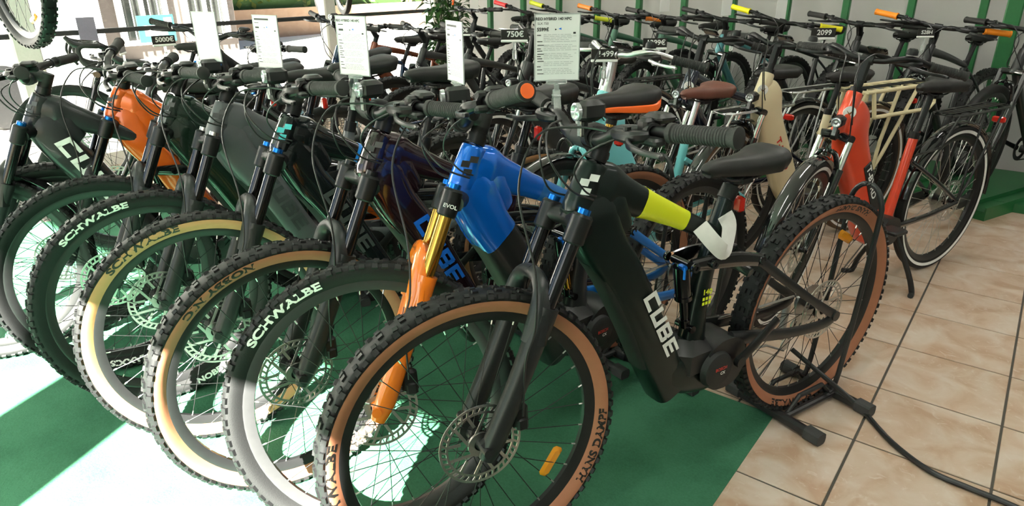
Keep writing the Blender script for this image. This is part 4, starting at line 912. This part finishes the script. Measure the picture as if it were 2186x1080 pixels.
# ------------------------------------------------------------ spec sheets and price cards
def spec_sheet(loc, rz, head, sub, price, label, tilt=0.0):
    t = empty('spec_sheet', loc, rz); tag(t, label, 'sign', 'spec sheets clipped to the handlebars')
    W, H, z0 = .105, .148, .075
    sh = part('sheet', ('sheet',), lambda mb: mb.box((0, 0, z0 + H/2), (.0016, W, H)), t, paper, smooth=0)
    def fr(mb):
        for zz in (z0, z0 + H): mb.box((0, 0, zz), (.003, W + .004, .0022))
        for yy in (-W/2, W/2): mb.box((0, yy, z0 + H/2), (.003, .0022, H))
    part('sheet_holder', ('sheetfr',), fr, sh, pm('holder_edge', (.35, .36, .37), .3))
    ex, ey = Vector((0, 1, 0)), Vector((0, 0, 1)); X = .0013
    if head:
        def big(mb):
            put_text(mb, price, .0105, (X, -.034, z0 + H - .034), ex, ey, .03) if price else mb.box((X, -.036, z0 + H - .034), (.0002, .016, .005))
            put_text(mb, sub, .0075, (X, -.034, z0 + H - .021), ex, ey, .0) if sub else mb.box((X, -.036, z0 + H - .021), (.0002, .018, .002))
            mb.box((X, .040, z0 + H - .042), (.0002, .006, .004)).add([(X, -.006, z0 + H - .032), (X, -.006, z0 + H - .036), (X, -.001, z0 + H - .034)], [(0, 1, 2)])
            for k, zz in enumerate((.046, .060, .068, .076, .081, .088, .093, .098, .104, .116, .123, .132)): mb.box((X, -.043 + .002 * (k % 3), z0 + H - zz), (.0002, .009 + .003 * (k % 3), .0016))
        part('price_and_marks', None, big, sh, ink, smooth=0)['kind'] = 'stuff'
        part('heading', None, lambda mb: put_text(mb, head, .0086, (X, -.016, z0 + H - .011), ex, ey, .03, 1.0) if head != '-' else mb.box((X, -.014, z0 + H - .011), (.0002, .062, .005)), sh, ink, smooth=0)
        part('bike_symbol', None, lambda mb: mb.add([(X, .009, z0 + H - .030), (X, .009, z0 + H - .035), (X, .002, z0 + H - .0325)], [(0, 1, 2)]), sh, print_blue, smooth=0)
        def small(mb):
            rnd = random.Random(3)
            for k in range(24):
                zz = .045 + k * .0038
                if k in (5, 10, 15, 19): continue
                yy = -.032
                while yy < .044:
                    l = rnd.uniform(.004, .016)
                    if yy + l < .047 - .012 * rnd.random(): mb.box((X, yy + l/2, z0 + H - zz), (.0002, l, .0009))
                    yy += l + .002
        part('fine_print', ('fineprint',), small, sh, ink_soft, smooth=0)['kind'] = 'stuff'
    def clip(mb):
        mb.rbox((0, 0, z0 - .004), (.010, .05, .012), .003).rbox((0, 0, z0 - .016), (.011, .012, .020), .003)
        mb.loft([(-.002, 0, z0 - .022), (-.010, 0, .030), (-.021, 0, .008), (-.020, 0, -.014)], .009, .0022, 3, 10, 4).loft([(.002, 0, z0 - .022), (.010, 0, .030), (.021, 0, .008), (.020, 0, -.014)], .009, .0022, 3, 10, 4)
        mb.rbox((0, 0, .040), (.024, .020, .008), .003)
    part('clip', ('sheetclip',), clip, t, clearpl)
    return t
def on_bar(bike, steer, y, kind='e'):
    a = abs(y); L = [(0, .955, 1.045), (.07, .955, 1.048), (.13, .945, 1.073), (.24, .915, 1.081), (.375, .88, 1.087)]
    for (y0, x0, z0), (y1, x1, z1) in zip(L, L[1:]):
        if a <= y1: u = (a - y0) / (y1 - y0); p = Vector((lerp(x0, x1, u), y, lerp(z0, z1, u))); break
    m = Matrix.Translation(bike.location) @ Matrix.Rotation(bike.rotation_euler.z, 4, 'Z') @ steer_matrix(HTB, -DN, steer); return m @ p
for k, (bi, y, rz, hd, sb, pr, lb) in enumerate((
    (0, -.17, R(-82), 'STEREO HYBRID 140 HPC', 'SLX 750', '5599€', 'white spec sheet reading 5599 clipped behind the orange-capped grip'),
    (1, -.14, R(-153), '-', '', '', 'narrow-looking white spec sheet turned away, in front of the long saddles'),
    (2, -.08, R(-122), 'STEREO HYBRID 140 HPC', '', '', 'tilted white spec sheet against the window hedge, clipped beside a bell'),
    (3, -.06, R(-122), '-', '', '', 'faint sunlit spec sheet in front of the low garden wall'),
    (4, .02, R(-118), '', '', '', 'blank back of a spec sheet beside the black turned handlebar'))):
    spec_sheet(on_bar(bikes[bi], front[bi][2], y), rz, hd, sb, pr, lb)
def price_card(px, py, z, text, label, rz=R(-90), size=1.0):
    g = G(px, py, z); t = empty('price_card', g, rz); tag(t, label, 'sign', 'black price cards on the bikes')
    s = size; W, H = .105 * s, .040 * s
    c = part('card', None, lambda mb: mb.rbox((0, 0, H/2 + .012), (.003, W, H), .001), t, card_blk, smooth=0)
    if text: part('price', None, lambda mb: put_text(mb, text, .030 * s, (.0022, .004, H/2 + .013), (0, 1, 0), (0, 0, 1), .02, 1.05), c, print_wht, smooth=0)
    part('card_strip', None, lambda mb: mb.rbox((.001, 0, .008), (.008, W, .010 * s), .002), t, white_pl, smooth=0)
    part('stem_clip', None, lambda mb: mb.rbox((0, 0, -.012), (.008, .012, .034), .003).rbox((0, 0, -.045), (.018, .018, .04), .005), t, clearpl)
    return t
price_card(352, 100, 1.06, '5000€', 'slanted black price card reading 5000 beside the dark blue saddle', R(-50))
price_card(264, 118, 1.05, '', 'small grey price card seen edge-on above a grip by the window', R(-165), .9)
price_card(1098, 92, 1.12, '750€', 'black price card reading 750 left of the large spec sheet')
price_card(986, 78, 1.06, '850€', 'small grey price card reading 850 beside the leafy plant', R(-90), .9)
price_card(1290, 134, 1.05, '1499', 'black price card reading 1499 beside the silver handlebar')
price_card(1397, 108, 1.06, '1399€', 'black price card reading 1399 above the silver handlebar')
price_card(1755, 86, 1.06, '2099', 'black price card reading 2099 above the cream bike', R(-90), 1.15)
price_card(1562, 84, 1.03, '', 'black price card with hidden figures behind the cream bike handlebar', R(-90), .9)
price_card(1974, 82, 1.05, 'S28H', 'small black price card by the orange grip in front of the green posts', R(-90), .85)
for px, py, lb in ((1668, 22, 'white hanging label between the green posts'), (1552, 12, 'pale hanging label left of the green posts'), (1420, 5, 'white label at the top above the 1399 card'), (1012, 8, 'white label hanging right of the leafy plant')):
    v = ray(px, py); p = Vector((0, 0, CAM_H)) + v * (-5.3 / v.dot(BX))
    t = empty('hanging_label', p, R(-75)); tag(t, lb, 'label', 'white labels hanging by the wall')
    part('label_card', ('lblcard',), lambda mb: mb.rbox((0, 0, 0), (.002, .085, .14), .0008), t, paper, smooth=0); part('label_cord', ('lblcord',), lambda mb: mb.tube([(0, 0, .07), (0, 0, 1.45)], .0012, 5), t, white_pl)
o = on_a(187, 66, XW + .06); t = tag(part('rail_notice', None, lambda mb: mb.box((0, 0, 0), (.004, .125, .19)).box((.003, 0, .02), (.002, .10, .002)).box((.003, 0, .0), (.002, .10, .002)), None, pm('lilac_card', (.24, .22, .30), .6), smooth=0), 'lilac-grey card hung on the dark window rail', 'sign')
t.matrix_world = Matrix.Translation(o) @ Matrix.Rotation(YAW, 4, 'Z')

# ------------------------------------------------------------ power cord on the tiles
def cord(mb):
    pts = [(1690, 745, .16), (1745, 792, .11), (1800, 838, .05), (1845, 880, .012), (1905, 945, .009), (1985, 1005, .009), (2065, 1040, .009), (2140, 1070, .009), (2230, 1110, .009)]
    mb.tube([G(*p) for p in pts], .0085, 10, 5)
tag(part('power_cord', None, cord, None, cable_m), 'thick black cord lying across the tiles from the nearest rear wheel', 'cord')

# ------------------------------------------------------------ plant in the corner
leaf_m = pm('leaf_green', (.020, .085, .018), .45, noise=(.06, .17, .03), nscale=6); stem_m = pm('plant_stem', (.06, .10, .025), .6); pot_m = pm('terracotta', (.30, .11, .05), .7)
pc = on_a(950, 60, XW + .75); pr_ = empty('leafy_plant', (pc.x, pc.y, 0)); tag(pr_, 'tall leafy green plant in the corner beside the window', 'plant')
part('pot', None, lambda mb: mb.lathe([(0, .0), (.13, 0), (.17, .32), (.18, .34), (.16, .34), (.15, .30), (0, .30)][::-1], 24, axis='Z'), pr_, pot_m)
rnd = random.Random(5); tops = []
def stems(mb):
    for k in range(11):
        a = rnd.uniform(0, 2*pi); r = rnd.uniform(.05, .26); h = rnd.uniform(1.2, 2.1); tops.append((a, r, h)); mb.tube([(.04*cos(a), .04*sin(a), .28), (r*.5*cos(a), r*.5*sin(a), h*.6), (r*cos(a), r*sin(a), h)], [.008, .006, .003], 6, 4)
part('stems', None, stems, pr_, stem_m)
def leaves(mb):
    for a, r, h in tops:
        for q in range(34):
            t = rnd.uniform(.35, 1.0); b = Vector((r*t*cos(a), r*t*sin(a), h*t)); az = rnd.uniform(0, 2*pi); L = rnd.uniform(.12, .26); wd = L*.13; d = Vector((cos(az), sin(az), rnd.uniform(-.2, .5))).normalized(); s = d.cross(Vector((0, 0, 1))).normalized()
            p1 = b + d*L*.5 + Vector((0, 0, .02)); p2 = b + d*L - Vector((0, 0, L*.25)); up_ = Vector((0, 0, .004))
            mb.add([b, p1 + s*wd + up_, p2, p1 - s*wd + up_, p1 - up_], [(0, 4, 1), (1, 4, 2), (0, 3, 4), (3, 2, 4)])
part('foliage', None, leaves, pr_, leaf_m, smooth=60)['kind'] = 'stuff'
part('flower', None, lambda mb: [mb.loft([(.10, -.16, 1.10 + .03*k), (.12 + .02*k, -.18, 1.17 + .03*k)], [.012, .002], None, 2, 7) for k in range(4)], pr_, orange_pl)

# ------------------------------------------------------------ street outside the window
brick_m = bpy.data.materials.new('red_brick'); brick_m.use_nodes = True; N = brick_m.node_tree; bs = N.nodes['Principled BSDF']; tc = N.nodes.new('ShaderNodeTexCoord'); mp = N.nodes.new('ShaderNodeMapping'); mp.inputs['Rotation'].default_value = (R(90), 0, R(90)); bt = N.nodes.new('ShaderNodeTexBrick')
bt.inputs['Color1'].default_value = (.040, .012, .009, 1); bt.inputs['Color2'].default_value = (.056, .019, .013, 1); bt.inputs['Mortar'].default_value = (.06, .05, .045, 1); bt.inputs['Scale'].default_value = 4; bt.inputs['Mortar Size'].default_value = .012
N.links.new(tc.outputs['Object'], mp.inputs[0]); N.links.new(mp.outputs[0], bt.inputs[0]); N.links.new(bt.outputs[0], bs.inputs['Base Color']); bs.inputs['Roughness'].default_value = .9
stucco = pm('white_render', (.78, .77, .74), .85, bump=.1, nscale=30); pave = pm('pale_paving', (.55, .52, .48), .9, noise=(.62, .59, .55), nscale=4); sand_w = pm('sandstone_wall', (.20, .12, .075), .85, noise=(.26, .17, .11), nscale=8); dkglass = pm('dark_window_pane', (.02, .022, .02), .2); tealp = pm('teal_banner', (.006, .10, .095), .6); carw = pm('white_car_paint', (.75, .75, .75), .2, coat=1.0)
struct(rbx('ground', -60, XW - .2, -40, 60, -.2, -.06, pave))
XB = -13.5
def yb(px, py, a): return -on_a(px, py, a).dot(BX)
y0, y1 = yb(212, 60, XB), yb(505, 60, XB)
bl = empty('brick_building', ROOM @ Vector((XB, (y0 + y1)/2, -.06)), YAW); tag(bl, 'red brick house with white-framed windows across the street', 'building')
hl = (y1 - y0)/2
part('wall', None, lambda mb: mb.box((-2.0, 0, 2.5), (4.0, hl*2, 5.0)), bl, brick_m, smooth=0)
for k in range(2):
    yy = -hl + hl * 2 * (.30 + .46 * k)
    wf = part('window', ('bwin',), lambda mb: [mb.box((.02, s*.42, 1.25), (.10, .09, 1.9)) for s in (1, -1)] + [mb.box((.02, 0, z_), (.10, .93, .09)) for z_ in (.3, 2.2)] + [mb.box((.02, 0, 1.25), (.08, .06, 1.9))], bl, white_fr, loc=(0, yy, 0), smooth=0)
    part('pane', ('bpane',), lambda mb: mb.box((.0, 0, 1.25), (.03, .80, 1.85)), wf, dkglass, smooth=0)
    part('window_grille', ('bgrille',), lambda mb: [mb.tube([(.14, -.4 + .16*q, .3), (.14, -.4 + .16*q, 2.2)], .009, 6) for q in range(6)], wf, white_fr)
bn = part('street_banner', None, lambda mb: mb.box((0, 0, 0), (.02, .66, .46)), None, tealp, smooth=0); tag(bn, 'teal and white banner hanging on the railing before the brick house', 'banner')
bn.matrix_world = ROOM @ Matrix.Translation((XB + .5, yb(335, 62, XB + .5), .50))
part('banner_panel', None, lambda mb: mb.box((.012, -.02, -.03), (.004, .40, .18)).box((.012, .22, .12), (.004, .14, .12)), bn, print_wht, smooth=0)
y2, y3 = yb(0, 60, XB), yb(206, 60, XB)
wb = tag(rbx('white_house', XB - 4, XB + .3, y2 - 8, y3, -.06, 5.5, stucco), 'plain white rendered house left of the brick house', 'building')
y4, y5 = yb(505, 60, XB - 2), yb(900, 40, XB - 2)
gw = tag(rbx('garden_wall', XB - 2.2, XB - 2, y4, y5 + 12, -.06, .62, sand_w), 'low sandstone garden wall below the hedge', 'wall')
hm = pm('hedge_leaf', (.045, .085, .010), .6, noise=(.13, .14, .015), nscale=2.5, Transmission_Weight=.0)
def hedge(mb):
    r_ = random.Random(9)
    for k in range(7000):
        c = Vector((XB - 2.9 + r_.uniform(-.6, .6), lerp(y4 - 1, y5 + 11, r_.random()), r_.uniform(.45, 3.2))); s = r_.uniform(.05, .13)
        u = Vector((r_.uniform(-1, 1), r_.uniform(-1, 1), r_.uniform(-1, 1))).normalized(); v = u.orthogonal().normalized()
        mb.add([c + u*s, c + v*s*.6, c - u*s, c - v*s*.6], [(0, 1, 2, 3)])
hg = empty('hedge', ROOM @ Vector((XB - 2.9, y4, 0)), YAW); tag(hg, 'tall sunlit yellow-green hedge behind the garden wall', 'hedge')
o = part('foliage', None, hedge, None, hm, matrix=ROOM, smooth=0); bpy.context.view_layer.update(); o.parent = hg; o.matrix_parent_inverse = hg.matrix_world.inverted(); o['kind'] = 'stuff'
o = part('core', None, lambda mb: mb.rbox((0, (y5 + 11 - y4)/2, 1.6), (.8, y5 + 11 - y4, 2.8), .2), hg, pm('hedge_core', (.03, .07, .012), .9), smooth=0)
# white parked car
cp = ROOM @ Vector((-9.1, 1.0, -.06)); car = empty('parked_car', cp, YAW - pi/2); tag(car, 'white parked car with red tail light seen through the window', 'car')
def carbody(mb):
    xs = [(-2.05, .60, .30, .52), (-1.95, .80, .42, .62), (-1.2, .86, .46, .72), (-.3, .87, .47, .72), (.9, .87, .45, .70), (1.8, .84, .38, .62), (2.1, .70, .26, .52)]
    mb.loft([(x, 0, z) for x, w_, h, z in xs], [w_ for x, w_, h, z in xs], [h for x, w_, h, z in xs], 4, 24, 5)
    ys = [(-1.75, .66, .10, 1.02), (-1.3, .68, .26, 1.14), (-.4, .68, .32, 1.18), (.4, .67, .26, 1.14), (1.0, .64, .08, 1.02)]
    mb.loft([(x, 0, z) for x, w_, h, z in ys], [w_ for x, w_, h, z in ys], [h for x, w_, h, z in ys], 3.4, 24, 5)
cb = part('body', None, carbody, car, carw, smooth=50)
for s in (1, -1):
    part('side_window', None, lambda mb: mb.loft([(-1.2, s*.655, 1.17), (-.3, s*.665, 1.21), (.5, s*.645, 1.15)], .03, [.10, .16, .11], 3, 10, 3), cb, dkglass)
    part('tail_light', None, lambda mb: mb.rbox((-1.93, s*.66, .86), (.22, .20, .13), .05), car, redref)
    for xx in (-1.3, 1.35): part('wheel', ('carwheel', s), lambda mb: mb.lathe([(0, -.10), (.20, -.10), (.31, -.09), (.32, 0), (.31, .09), (.20, .10), (0, .10)], 24), car, rubber, loc=(xx, s*.80, .32))
